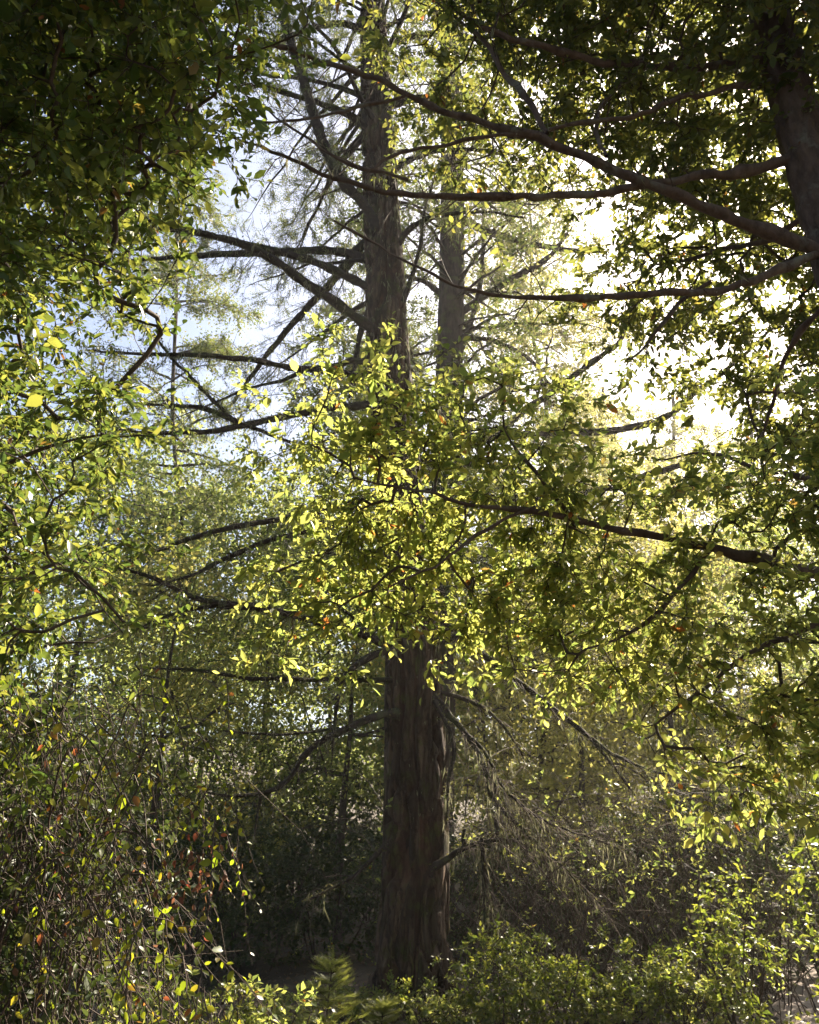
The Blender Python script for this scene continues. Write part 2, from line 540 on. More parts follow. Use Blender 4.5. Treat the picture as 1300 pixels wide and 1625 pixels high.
def wobble(pts, amp):
    n = len(pts)
    k = np.cumsum(rng.normal(0, 1, (n, 3)), 0)
    k -= np.linspace(0, 1, n)[:, None] * k[-1]
    return pts + k * amp


def limb(parent, pts, rad, mat, sides=8, name='branch', buf=None):
    b = Buf()
    r = rad * (1 + .16 * np.sin(np.arange(len(rad)) * 1.7 + rng.uniform(0, 6)) * rng.uniform(.2, 1, len(rad)) + rng.normal(0, .05, len(rad)))
    tube(b, pts, r, sides)
    return part(name, b, mat, parent, smooth=True)


def gz(x, y):
    x = np.asarray(x, float); y = np.asarray(y, float)
    return .028 * y + .05 * np.sin(x * .9 + 1) * np.sin(y * .7) + .03 * np.sin(x * 2.3) * np.cos(y * 1.9) - .028 * 4 * 0


# ------------------------------------------------------------------ setting: ground and path
xs = np.concatenate([np.linspace(-75, -14, 30), np.linspace(-13.6, 13.6, 80), np.linspace(14, 75, 30)])
ys = np.concatenate([np.linspace(-40, -2.5, 16), np.linspace(-2, 24, 80), np.linspace(25, 105, 40)])
X, Y = np.meshgrid(xs, ys)
Z = gz(X, Y) + np.maximum(0, Y - 24) * .16 + rng.normal(0, .012, X.shape)
b = Buf(); nx = len(xs)
i = (np.arange(len(ys) - 1)[:, None] * nx + np.arange(nx - 1)[None]).ravel()
b.add(np.stack([X, Y, Z], -1).reshape(-1, 3), None, np.stack([i, i + 1, i + nx + 1, i + nx], -1))
o = part('ground', b, 'soil', None, smooth=True); o['kind'] = 'structure'
o['label'] = 'dark forest soil under the trees'

b = Buf()                                     # trodden path, catching the sun at the lower right
pc = spline([[2.6, 2.0], [3.2, 5.5], [4.1, 9.1], [5.4, 11.5], [8.5, 14.5]], .2)
t = nrm(np.gradient(pc, axis=0)); nn = np.stack([-t[:, 1], t[:, 0]], 1)
cols = []
for k in np.linspace(-1, 1, 9):
    e = pc + nn * k * .55 * (1 + .14 * np.sin(np.arange(len(pc)) * .9 + k))[:, None]
    cols.append(np.column_stack([e, gz(e[:, 0], e[:, 1]) + .045 * (1 - k ** 6) - .03 * abs(k) ** 6 + rng.normal(0, .003, len(e))]))
V = np.stack(cols, 1); n0, n1 = V.shape[:2]
i = (np.arange(n0 - 1)[:, None] * n1 + np.arange(n1 - 1)[None]).ravel()
b.add(V.reshape(-1, 3), None, np.stack([i, i + n1, i + n1 + 1, i + 1], -1))
o = part('path', b, 'path_dust', None, smooth=True); o['kind'] = 'structure'
o['label'] = 'pale sunlit trodden earth path at the lower right'


# ------------------------------------------------------------------ conifers
def pnoise(u, v, nu, seed):
    """value noise, periodic in u with nu cells"""
    g = np.random.default_rng(seed).random((nu, 4096))
    ui = np.floor(u).astype(int); vi = np.floor(v).astype(int)
    fu = u - ui; fv = v - vi
    fu = fu * fu * (3 - 2 * fu); fv = fv * fv * (3 - 2 * fv)
    a = lambda i, j: g[i % nu, j % 4096]
    return (a(ui, vi) * (1 - fu) + a(ui + 1, vi) * fu) * (1 - fv) + (a(ui, vi + 1) * (1 - fu) + a(ui + 1, vi + 1) * fu) * fv


def furrowed_trunk(axis, rad, sides, depth, seed, cells=13, zc=.55):
    """trunk with bark plates and furrows standing out as real relief"""
    n = len(axis)
    th = np.linspace(0, 2 * np.pi, sides, endpoint=False)
    z = np.concatenate([[0], np.cumsum(np.linalg.norm(np.diff(axis, axis=0), axis=1))])
    T, ZZ = np.meshgrid(th, z)
    warp = (pnoise(T / (2 * np.pi) * 6, ZZ / .8, 6, seed + 5) - .5) * 1.5
    u = T / (2 * np.pi) * cells + warp
    a = pnoise(u % cells, ZZ / zc, cells, seed)
    u2 = T / (2 * np.pi) * cells * 2 + warp * 2
    c = pnoise(u2 % (cells * 2), ZZ / (zc * .5), cells * 2, seed + 1)
    d = pnoise((T / (2 * np.pi) * cells * 5) % (cells * 5), ZZ / .05, cells * 5, seed + 2)
    f1 = np.clip((np.abs(2 * a - 1) - .07) / .16, 0, 1); f2 = np.clip((np.abs(2 * c - 1) - .04) / .2, 0, 1)
    h = f1 * (.55 + .45 * f2)
    R = rad[:, None] * (1 - depth + depth * h) + (d - .5) * .012
    flare = np.exp(-z / .5)[:, None]
    R = R * (1 + flare * (.34 + .16 * np.sin(T * 5 + 1) + .1 * np.sin(T * 3)))
    v = axis[:, None] + np.stack([np.cos(T) * R, np.sin(T) * R, np.zeros_like(R)], -1)
    i = np.arange(n - 1)[:, None] * sides; j = np.arange(sides)[None]; k = (j + 1) % sides
    b = Buf(); b.attr = [h.ravel()]
    b.add(v.reshape(-1, 3), None, np.stack([i + j, i + k, i + sides + k, i + sides + j], -1).reshape(-1, 4))
    return b


# a needled sprig: twig along y with two ranks of needles
def sprig_template(m=5, seed=1, wd=.046):
    r = np.random.default_rng(seed)
    V = []; Tt = []
    for k in range(m):
        y = (k + .5) / m
        sd = 1 if k % 2 else -1
        l = .30 * (1 - .55 * y) * r.uniform(.8, 1.2)
        a = math.radians(r.uniform(38, 62))
        d = np.array([sd * math.sin(a), math.cos(a), r.uniform(-.25, .35)])
        w = np.array([math.cos(a) * wd, -sd * math.sin(a) * wd * .6, 0])
        o_ = np.array([0, y, 0])
        n_ = len(V)
        V += [o_ - w, o_ + w, o_ + d * l]
        Tt.append([n_, n_ + 1, n_ + 2])
    n_ = len(V)
    V += [np.array([-.012, 0, 0]), np.array([.012, 0, 0]), np.array([0, 1, .02])]
    Tt.append([n_, n_ + 1, n_ + 2])
    return np.array(V), Tt


SPRIG, SPRIG_T = sprig_template()
FINE, FINE_T = sprig_template(15, 2, .022)
COARSE, COARSE_T = sprig_template(4, 3, .075)


class FirBits:
    def __init__(self):
        self.tw = Buf(); self.ta = []; self.tb = []; self.dbl = 2; self.tr = .003; self.sp = []; self.sd = []; self.ss = []; self.lp = []; self.ll = []

    def dress(self, pts, rad, twig_len, gap, needles, lichen, start=.12, droop=.5, sprig=.13):
        """side twigs, needle sprigs and hanging lichen along a branch"""
        T = nrm(np.gradient(pts, axis=0))
        s = np.concatenate([[0], np.cumsum(np.linalg.norm(np.diff(pts, axis=0), axis=1))])
        L = s[-1]; side = 1
        for q in np.arange(L * start, L, gap):
            q = q + rng.uniform(-.4, .4) * gap
            i = int(np.clip(np.searchsorted(s, q), 0, len(pts) - 1))
            side = -side
            lat = nrm(np.cross(T[i], UP)) * side
            u = q / L
            ln = twig_len * (1 - .55 * u) * rng.uniform(.35, 1.2) * min(1, .4 + u * 2)
            d = nrm(lat * rng.uniform(.5, 1) + T[i] * rng.uniform(.3, 1) + UP * rng.normal(.0, .35))
            t = np.linspace(0, 1, 4)[:, None]
            tp = pts[i] + d * ln * t - UP * droop * ln * t ** 2 * rng.uniform(.2, 1) + rng.normal(0, .03, (4, 3)) * ln * t
            r0 = min(.007, rad[i] * .5) * rng.uniform(.6, 1)
            tube(self.tw, tp, np.linspace(r0, .0025, 4), 3, cap=False)
            # finer twiglets
            for k in range(int(2 + ln * 7)):
                f = rng.uniform(.15, 1); base = pts[i] + (tp[-1] - pts[i]) * f
                jj = f * 3; a = int(min(2, jj)); base = tp[a] + (tp[a + 1] - tp[a]) * (jj - a)
                l2 = ln * rng.uniform(.15, .5)
                d2 = nrm(d + rng.normal(0, .7, 3) - UP * droop * .6)
                e = base + d2 * l2 - UP * l2 * .15
                self.ta.append(base); self.tb.append(e)
                if rng.random() < needles:
                    for f2 in np.arange(.2, 1.01, .28):
                        for _ in range(self.dbl):
                            self.sp.append(base + (e - base) * f2); self.sd.append(nrm(d2 + rng.normal(0, .45, 3))); self.ss.append(sprig * rng.uniform(.6, 1.3))
                if rng.random() < lichen * .5:
                    self.lp.append(base + (e - base) * rng.random()); self.ll.append(rng.uniform(.04, .2))
            nl = rng.poisson(lichen)
            for _ in range(nl):
                self.lp.append(pts[i] + rng.normal(0, .03, 3)); self.ll.append(rng.uniform(.05, .32))

    def finish(self, parent, mat_twig='bark_twig', tmpl=None, mat='needle'):
        if self.ta:
            ta, tb = np.array(self.ta), np.array(self.tb); k_ = in_frame(ta, 220)
            if k_.any(): sticks(self.tw, ta[k_], tb[k_], self.tr, self.tr * .5)
        if self.tw.n: part('twigs', self.tw, mat_twig, parent, stuff=True)
        if self.sp:
            b = Buf(); pos = np.array(self.sp); d = np.array(self.sd)
            R = frames(d, nrm(UP + rng.normal(0, .5, d.shape)))
            put(b, *(tmpl or (SPRIG, SPRIG_T)), None, pos, R, np.array(self.ss))
            part('needles', b, mat, parent, stuff=True)
        if self.lp:
            b = Buf(); pos = np.repeat(np.array(self.lp), 3, 0) + rng.normal(0, .012, (len(self.lp) * 3, 3)); ln = np.repeat(np.array(self.ll), 3) * rng.uniform(.4, 1.1, len(pos))
            d = nrm(-UP + rng.normal(0, .16, pos.shape))
            R = frames(d, nrm(rng.normal(0, 1, pos.shape)))
            strip = np.array([[-.03, 0, 0], [.03, 0, 0], [.045, .4, .03], [-.02, .45, .04], [.0, 1, 0]])
            w = .007 / (.06 * ln) * rng.uniform(.6, 1.5, len(pos))
            put(b, strip, [[3, 2, 4]], [[0, 1, 2, 3]], pos, R, ln, w)
            part('lichen', b, 'lichen', parent, stuff=True)


def fir_axis(rows, top, r_top):
    """trunk rows traced where visible, then straight on to the top"""
    out = []
    for px, py, Y, w in rows:
        p = P(px, py, Y); out.append([*p, w / 2 * project(p)[2] / F])
    a = np.array(out); a = a[np.argsort(a[:, 2])]
    d = a[-1, :3] - a[0, :3]; d = d / d[2]
    z = a[-1, 2]
    for f in (.4, 1):
        zz = z + (top - z) * f
        a = np.vstack([a, [*(a[-1, :3] + d * (zz - a[-1, 2]) * .3 + UP * (zz - a[-1, 2]) * .7) , a[-1, 3] * (1 - f) + r_top * f]])
    return a


def whorls(bits, parent, axis_f, z0, z1, step, blen, needles, lichen, avoid=None, mat='bark_limb', gap=.16, tl=.55, sprig=.13):
    k = 0; z = z0
    while z < z1:
        for _ in range(rng.integers(1, 4)):
            az = rng.uniform(0, 2 * np.pi)
            d = np.array([math.cos(az), math.sin(az), 0])
            if avoid is not None and avoid(d, z): continue
            u = (z - z0) / (z1 - z0)
            L = blen * (1 - .9 * max(0, u - .35)) * rng.uniform(.55, 1.1)
            c, r = axis_f(z)
            t = np.linspace(0, 1, 12)[:, None]
            rise = rng.uniform(-.1, .35)
            pts = c + d * (r * .7 + L * t) + UP * L * (rise * t - (.35 + .2 * rng.random()) * t ** 2 + .12 * t ** 3)
            pts = wobble(pts, .018 * L / 2)
            rad = np.linspace(min(.05, .012 + .011 * L), .004, 12)
            limb(parent, pts, rad, mat, 6)
            bits.dress(pts, rad, tl * L / 2.5, gap, needles, lichen, start=.15, sprig=sprig)
        z += step * rng.uniform(.6, 1.4)


# -------- the big fir in the middle
YF = 9.5
rows = [(652, 1600, YF, 112), (655, 1500, YF, 108), (659, 1380, YF, 104), (660, 1250, YF, 99), (657, 1120, YF, 92), (655, 1000, YF, 86), (643, 860, YF, 80),
        (628, 720, YF, 74), (616, 560, YF, 67), (611, 440, YF, 62), (605, 320, YF, 56), (599, 200, YF, 50), (595, 100, YF, 45), (591, 0, YF, 40), (587, -120, YF, 36)]
ax = fir_axis(rows, 25.0, .04)
base = ax[0, :3].copy(); base[2] = gz(base[0], base[1]) - .05
ax[0, 2] = base[2]
S = spline(ax, .055)
fir = thing('fir_tree', 'tall furrowed moss-streaked fir trunk standing in the middle with bare dark side limbs', 'tree', base)
b = furrowed_trunk(S[:, :3], S[:, 3] / .98, 136, .27, 11, 15, .75)
part('trunk', b, 'bark_fir', fir, smooth=True)


def axis_f_of(S):
    def f(z):
        i = int(np.clip(np.searchsorted(S[:, 2], z), 0, len(S) - 1))
        return S[i, :3], S[i, 3]
    return f


bits = FirBits(); dead = FirBits(); dead.tr = .0036
FZ = []


def fuzz(pts, rad):
    """places for little cushions of moss all along a limb"""
    n_ = len(pts) * 16
    i_ = rng.integers(0, len(pts), n_)
    off = nrm(rng.normal(0, 1, (n_, 3)) + UP * .3)
    FZ.append(np.hstack([pts[i_] + off * rad[i_, None] * .9 + rng.normal(0, .02, (n_, 3)), off]))


BR = [  # traced limbs: rows of pixel x, pixel y, distance plane, width; then needle and lichen amounts and twig length
    ([(600, 532, 9.4, 20), (583, 515, 9.3, 17), (520, 470, 9.0, 15), (440, 415, 8.6, 14), (380, 385, 8.3, 12), (300, 365, 8.0, 9), (235, 348, 7.8, 7), (150, 330, 7.6, 4)], .25, 1.2, .5),
    ([(600, 470, 9.4, 16), (580, 455, 9.4, 14), (530, 430, 9.3, 13), (470, 408, 9.2, 12), (400, 392, 9.1, 10), (320, 373, 8.9, 8), (240, 362, 8.8, 5), (170, 350, 8.7, 3)], .25, 1.2, .5),
    ([(600, 420, 9.6, 17), (575, 408, 9.7, 15), (520, 397, 9.9, 13), (440, 398, 10.1, 12), (350, 403, 10.3, 10), (265, 408, 10.5, 7), (200, 414, 10.6, 4)], .3, 1.2, .5),
    ([(600, 605, 9.4, 12), (540, 593, 9.2, 11), (450, 583, 8.9, 10), (400, 573, 8.7, 9), (330, 565, 8.5, 8), (205, 560, 8.2, 5), (140, 556, 8.0, 3)], .25, .9, .45),
    ([(605, 640, 9.4, 16), (580, 640, 9.3, 14), (520, 645, 9.1, 12), (440, 658, 8.9, 11), (375, 672, 8.7, 10), (330, 682, 8.6, 9), (250, 685, 8.4, 6), (190, 682, 8.3, 3)], .25, .9, .45),
    ([(375, 670, 8.7, 8), (330, 650, 8.6, 8), (280, 643, 8.5, 6), (230, 641, 8.4, 4)], .2, .8, .35),
    ([(460, 702, 8.8, 5), (415, 684, 8.75, 6), (370, 664, 8.7, 7), (320, 615, 8.6, 6), (270, 565, 8.5, 5), (245, 530, 8.4, 3)], .2, .8, .35),
    ([(620, 790, 9.4, 15), (540, 800, 9.2, 12), (455, 820, 8.9, 11), (400, 830, 8.7, 10), (330, 845, 8.5, 9), (262, 870, 8.3, 7), (205, 890, 8.2, 4)], .2, .7, .45),
    ([(620, 820, 9.5, 12), (520, 835, 9.5, 9), (430, 858, 9.4, 8), (360, 888, 9.3, 8), (300, 915, 9.2, 5), (240, 930, 9.1, 3)], .2, .7, .45),
    ([(630, 1032, 9.3, 20), (612, 1025, 9.2, 16), (560, 1005, 9.0, 13), (480, 985, 8.7, 12), (400, 968, 8.4, 11), (320, 958, 8.2, 9), (250, 925, 8.0, 7), (190, 905, 7.8, 5), (120, 880, 7.7, 3)], .12, .5, .45),
    ([(400, 968, 8.4, 7), (330, 965, 8.3, 7), (270, 975, 8.2, 5), (220, 998, 8.1, 3)], .1, .4, .3),
    ([(625, 1080, 9.3, 9), (540, 1080, 9.1, 7), (450, 1081, 8.9, 7), (380, 1078, 8.7, 6), (330, 1068, 8.6, 5), (240, 1060, 8.4, 3)], .1, .4, .4),
    ([(630, 1030, 9.2, 16), (600, 1038, 9.1, 12), (560, 1062, 8.9, 11), (540, 1092, 8.8, 8), (533, 1150, 8.7, 5), (528, 1200, 8.7, 3)], .06, .5, .35),
    ([(630, 1132, 9.2, 17), (612, 1132, 9.1, 13), (560, 1148, 8.9, 12), (510, 1175, 8.7, 11), (480, 1200, 8.6, 10), (455, 1236, 8.5, 8), (420, 1256, 8.4, 7), (380, 1262, 8.3, 5), (330, 1258, 8.2, 3)], .05, .4, .4),
    ([(540, 1156, 8.85, 5), (480, 1163, 8.8, 4), (420, 1164, 8.7, 4), (350, 1160, 8.6, 2)], .05, .3, .3),
    ([(420, 1256, 8.4, 5), (408, 1285, 8.4, 4), (404, 1330, 8.4, 2.5)], .03, .3, .2),
    ([(610, 1345, 9.2, 9), (580, 1372, 9.1, 7), (545, 1402, 9.0, 5), (490, 1428, 8.9, 3)], .05, .5, .35),
    ([(680, 1032, 9.3, 17), (690, 1022, 9.3, 12), (730, 1006, 9.2, 10), (768, 992, 9.1, 8), (850, 975, 9.0, 5)], .1, .5, .35),
    ([(680, 985, 9.6, 12), (760, 1035, 9.6, 10), (815, 1078, 9.5, 9), (870, 1120, 9.4, 9), (930, 1165, 9.3, 8), (975, 1197, 9.2, 6), (1030, 1220, 9.1, 4), (1090, 1235, 9.0, 2)], .08, .5, .5),
    ([(930, 1165, 9.3, 5), (965, 1205, 9.25, 5), (1005, 1258, 9.2, 3)], .05, .4, .3),
    ([(690, 1105, 9.3, 12), (715, 1135, 9.2, 11), (740, 1165, 9.1, 10), (768, 1215, 9.0, 8), (785, 1270, 8.9, 7), (840, 1325, 8.8, 5), (900, 1380, 8.7, 3), (930, 1420, 8.7, 2)], .03, 1.6, .55),
    ([(735, 1160, 9.1, 7), (770, 1190, 9.0, 6), (800, 1250, 8.9, 5), (870, 1310, 8.8, 4), (980, 1345, 8.7, 2)], .03, 1.6, .55),
    ([(690, 1375, 9.2, 14), (712, 1362, 9.1, 11), (740, 1346, 9.0, 8), (775, 1335, 8.9, 6), (830, 1330, 8.8, 3)], .02, 1.8, .5),
    ([(738, 1348, 9.0, 6), (736, 1330, 9.0, 7), (738, 1316, 9.0, 5)], .0, 1.0, .06),
    ([(690, 1112, 9.2, 9), (712, 1150, 9.1, 7), (722, 1190, 9.1, 7), (712, 1240, 9.1, 6), (710, 1300, 9.1, 4)], .02, .8, .3),
    ([(765, 1330, 8.9, 5), (768, 1380, 8.9, 9), (770, 1430, 8.9, 7), (772, 1480, 8.9, 3)], .0, 3.0, .15),
    ([(690, 1095, 9.4, 8), (740, 1108, 9.5, 7), (790, 1140, 9.6, 5), (830, 1200, 9.7, 3)], .05, .7, .5),
    ([(640, 480, 9.4, 10), (655, 440, 9.3, 8), (668, 395, 9.2, 7), (674, 340, 9.1, 5), (690, 280, 9.0, 3)], .2, 1.0, .4),
    ([(630, 395, 9.4, 11), (650, 365, 9.3, 9), (690, 345, 9.1, 8), (760, 335, 8.9, 5), (830, 345, 8.7, 3)], .25, 1.3, .5),
    ([(615, 365, 9.5, 18), (575, 385, 9.7, 15), (520, 450, 10.2, 13), (470, 500, 10.7, 11), (420, 560, 11.2, 8), (370, 640, 11.7, 4)], .35, 1.0, .6),
    ([(590, 480, 9.7, 12), (575, 515, 9.9, 10), (562, 570, 10.2, 8), (555, 630, 10.4, 5)], .2, 1.0, .4),
    ([(600, 365, 9.3, 18), (582, 330, 9.2, 16), (545, 285, 9.0, 16), (510, 200, 8.8, 16), (480, 110, 8.6, 15), (450, 30, 8.4, 13), (425, -50, 8.2, 10), (400, -150, 8.0, 6)], .3, 2.2, .6),
    ([(590, 210, 9.4, 13), (560, 185, 9.2, 12), (500, 160, 9.0, 9), (430, 140, 8.8, 7), (380, 130, 8.6, 4)], .35, 1.8, .6),
    ([(610, 280, 9.5, 12), (660, 250, 9.6, 10), (720, 235, 9.8, 8), (800, 245, 10, 4)], .35, 1.6, .6),
    ([(605, 170, 9.5, 13), (650, 160, 9.6, 11), (700, 155, 9.7, 8), (780, 170, 9.9, 4)], .35, 1.6, .6),
    ([(600, 90, 9.5, 13), (640, 60, 9.6, 11), (720, 50, 9.8, 8), (800, 80, 9.9, 4)], .4, 1.6, .6),
    ([(595, 60, 9.4, 12), (540, 40, 9.1, 10), (470, 55, 8.8, 7), (400, 90, 8.5, 4)], .4, 1.8, .6),
]
for rws, nd, li, tl in BR:
    pts, rad = traced(rws, .09)
    pts = wobble(pts, .006)
    limb(fir, pts, rad, 'bark_limb', 8)
    fuzz(pts, rad)
    if li >= 1.6 and nd < .1: dead.dress(pts, rad, .85, .05, 0, .25, start=.2, droop=.6)
    bits.dress(pts, rad, tl * 1.35, .085, min(1, nd * 1.3), li * .7)
# limbs nobody traced: behind the trunk low down, all round higher up
whorls(bits, fir, axis_f_of(S), 5.2, 12.5, .34, 3.2, .7, .5, avoid=lambda d, z: d[1] < .1, gap=.13)
whorls(bits, fir, axis_f_of(S), 12.5, 16.5, .27, 3.4, .9, .4, gap=.14, tl=.7, sprig=.19)
bits.dbl = 1
whorls(bits, fir, axis_f_of(S), 16.5, 24.4, .38, 3.4, .95, 0, gap=.40, tl=.8, sprig=.46)
# lichen on the trunk itself
for z in np.arange(.9, 15, .012):
    c, r = axis_f_of(S)(z); a = rng.uniform(np.pi, 2 * np.pi)
    if rng.random() < (.6 if z > 6.5 else .12):
        bits.lp.append(c + np.array([math.cos(a), math.sin(a), 0]) * (r * 1.02)); bits.ll.append(rng.uniform(.05, .22) if z > 6 else rng.uniform(.02, .07))
bits.finish(fir); dead.finish(fir, 'bark_pale_twig')
FZ = np.vstack(FZ)
b = Buf(); put(b, SMALL, SMALL_T, None, FZ[:, :3], frames(nrm(FZ[:, 3:] + rng.normal(0, .5, (len(FZ), 3))), nrm(rng.normal(0, 1, (len(FZ), 3)))), .028 * rng.uniform(.5, 1.5, len(FZ)))
part('moss', b, 'moss', fir, stuff=True)


# -------- the second, farther conifers
def far_fir(label, rows, top, blen, limbs, needles, z0, seed_sides=72, step=.4, group='fir trees behind the big fir', lich=.4, tl=.6, mat='needle', gap=.36, sprig=.46):
    ax = fir_axis(rows, top, .03)
    base = ax[0, :3].copy(); base[2] = gz(base[0], base[1]) + max(0, base[1] - 24) * .16 - .05
    if ax[0, 2] > base[2] + .2:
        ax = np.vstack([[base[0], base[1], base[2], ax[0, 3] * 1.12], ax])
    else:
        ax[0, 2] = base[2]
    S = spline(ax, .09 if seed_sides > 40 else .25)
    if seed_sides < 40:                       # young trunks bend
        k_ = np.linspace(0, 1, len(S)); ph = rng.uniform(0, 6, 4)
        S[:, 0] += (.22 * np.sin(k_ * 7 + ph[0]) + .09 * np.sin(k_ * 19 + ph[1])) * np.minimum(1, k_ * 8)
        S[:, 1] += (.22 * np.sin(k_ * 6 + ph[2]) + .09 * np.sin(k_ * 17 + ph[3])) * np.minimum(1, k_ * 8)
    t = thing('fir_tree', label, 'tree', base, group)
    part('trunk', furrowed_trunk(S[:, :3], S[:, 3], seed_sides, .12, int(base[1] * 10)), 'bark_fir_plain', t, smooth=True)
    bits = FirBits(); bits.dbl = 2 if seed_sides < 40 else 1; bits.tr = .0045
    for rws, nd, li, l_ in limbs:
        pts, rad = traced(rws, .12); pts = wobble(pts, .01)
        limb(t, pts, rad, 'bark_fir_plain', 7); bits.dress(pts, rad, l_, .13, nd, li)
    whorls(bits, t, axis_f_of(S), z0, top - .4, step, blen, needles, lich, mat='bark_fir_plain', gap=gap, tl=tl, sprig=sprig)
    if seed_sides < 40: bits.ta = []
    bits.finish(t, 'bark_pale_twig', (COARSE, COARSE_T), mat)
    return t


Y2 = 14.0
far_fir('slimmer pale barked fir trunk just behind the big fir, on its sunny side',
        [(690, 1500, Y2, 56), (700, 1000, Y2, 50), (708, 760, Y2, 47), (713, 600, Y2, 44), (717, 450, Y2, 41), (718, 300, Y2, 37), (716, 150, Y2, 32), (714, 20, Y2, 27)], 23.0, 3.2,
        [([(725, 690, 14, 15), (800, 690, 13.6, 14), (880, 684, 13.2, 13), (970, 684, 12.8, 12), (1040, 670, 12.5, 10), (1120, 612, 12.2, 8), (1180, 560, 12, 6), (1240, 510, 11.8, 3)], .15, .5, .7),
         ([(720, 720, 13.8, 15), (800, 680, 13.4, 12), (875, 626, 13, 11), (930, 582, 12.7, 10), (980, 545, 12.4, 7), (1000, 500, 12.2, 4)], .15, .4, .6),
         ([(725, 800, 14, 14), (900, 790, 13.4, 12), (1050, 750, 13, 10), (1100, 735, 12.8, 9), (1160, 725, 12.6, 7), (1240, 720, 12.3, 4)], .15, .4, .6),
         ([(730, 350, 14, 12), (790, 372, 13.9, 11), (880, 392, 13.8, 9), (960, 400, 13.7, 5)], .2, .9, .6),
         ([(730, 500, 14, 13), (790, 455, 13.8, 11), (860, 415, 13.6, 9), (900, 370, 13.5, 5)], .2, .9, .6),
         ([(730, 560, 14, 9), (750, 500, 13.9, 9), (765, 430, 13.8, 8), (766, 350, 13.7, 6), (760, 280, 13.6, 4)], .12, .5, .5),
         ([(705, 470, 14, 10), (680, 452, 14, 9), (650, 440, 14, 7), (590, 430, 14, 4)], .2, .7, .6),
         ([(730, 530, 14, 9), (790, 545, 14.2, 8), (840, 570, 14.4, 6), (880, 620, 14.6, 4)], .2, .6, .6)],
        .6, 6.0, step=.3, tl=.9)
far_fir('thin fir with hazy needles beyond the bare limbs on the shaded side',
        [(285, 1420, 22, 9), (285, 800, 22, 7), (285, 400, 22, 5)], 25.0, 3.6, [], .9, 3, 24, .42, tl=.9)
far_fir('thin fir with hazy needles hidden close behind the big trunk',
        [(628, 1410, 20, 9), (615, 800, 20, 7), (600, 400, 20, 5)], 24.0, 3.6, [], .9, 5, 24, .42, tl=.9)
far_fir('thin sunlit fir in the glow beyond the pale barked fir',
        [(860, 1420, 20, 8.4), (858, 800, 20, 7.2), (856, 500, 20, 4.8)], 22.0, 3.8, [], .9, 3, 24, .38, tl=.9, mat='needle_sun_tint')


for lab, px, Y_, top in (('feathery sunlit fir in the haze, right of the pale barked fir', 950, 32, 20.5), ('feathery sunlit fir in the haze behind the hanging right foliage', 1075, 34, 21.5),
                         ('feathery sunlit fir in the haze near the right edge', 1185, 31, 19.5)):
    far_fir(lab, [(px, 1410, Y_, 9), (px, 800, Y_, 7), (px, 620, Y_, 4)], top, 4.8, [], .95, 3.5, 20, .48, tl=1.0, mat='needle_sun_tint', gap=.42, sprig=.62)


# ------------------------------------------------------------------ broadleaf trees close by
def broad_tree(name, label, trunk_rows, limbs, att, per, m, size, mat, bark, rmin, shoot_len, singles=300, twig='bark_twig', group=None, flat=.55, droop=.3, spread=.9, low=False, bare=0):
    pts, rad = trunk_rows
    base = pts[0].copy()
    t = thing(name, label, 'tree', base, group)
    if rad[0] > .2: part('trunk', furrowed_trunk(pts, rad, 72, .10, 77, 15, .3), bark, t, smooth=True)
    else: limb(t, pts, rad, bark, 20, 'trunk')
    seeds = [pts]; fb = FirBits()
    for rws in limbs:
        p, r_ = traced(rws, .08) if not isinstance(rws, tuple) else rws
        p = wobble(p, .009)
        r_ = r_ * (1 + .35 * np.maximum(0, np.sin(np.arange(len(r_)) * rng.uniform(.25, .45)) - .8) / .2)
        limb(t, p, r_, bark, 8)
        seeds.append(p)
        if bare: fb.dress(p, r_, bare, .15, 0, .12, start=.2, droop=.2)
    if bare: fb.finish(t, twig)
    pos, cnt, chains, ends, dirs = grow(np.vstack(seeds), att, seg=.28)
    b = Buf(); twig_mesh(b, pos, cnt, chains, rmin, rmax=.013, power=.4)
    o, d, L = shoots(ends, dirs, per, shoot_len, spread=spread)
    k_ = in_frame(o, 220)
    sticks(b, o[k_], (o + d * L[:, None] - UP * (L * .18)[:, None])[k_], .0022, .0010)
    part('twigs', b, twig, t, stuff=True)
    lp, R, s = leaves_on_shoots(o, d, L, m, size, flat, droop)
    foliage(t, lp, R, s, mat, singles, low=low)
    return t


# -------- right: the smooth-barked tree whose limbs sweep across the top
YR = 4.6
KR = YR / 6.0
z6 = lambda z: 1.6 + (z - 1.6) * KR            # traced as for 6 m away, then brought to its real distance
tp = [[4.2 * KR, YR, gz(3, YR) - .05, .27], [4.18 * KR, YR, .9, .22]] + [[x * KR, YR, z6(z), r_ * KR] for x, z, r_ in ((4.14, 3.5, .26), (4.10, 5.6, .245), (4.05, 7.2, .235), (4.02, 8.6, .225), (4.02, 10.3, .205), (4.02, 12, .17), (4.1, 13.6, .1))]
S2 = spline(tp, .045)
rows_B = ["3 4 5 6 7 8 8 8 8 7", "2 3 5 6 7 8 8 8 8 7", "1 2 4 6 8 8 8 7 8 7", "1 2 5 7 8 8 7 5 7 7", "0 2 5 6 7 8 7 4 6 6", "0 1 3 3 4 7 8 5 6 6",
          "0 0 1 0 1 6 7 6 6 6", "0 0 0 0 4 8 7 7 6 6", "0 0 0 0 1 5 6 7 6 6", "0 0 0 0 0 1 3 6 6 6", "0 0 0 0 0 0 2 5 5 5"]
att = clump(grid_points(rows_B, 500, -300, 3400, 7.5, 9.8, power=1.25), 560, .45)
att = np.vstack([att, clump(grid_points(rows_B[:6], 500, -300, 1000, 9.8, 13.0, power=1.0), 200, .4)])  # deeper leaf clusters added to throw shade on the upper left foliage
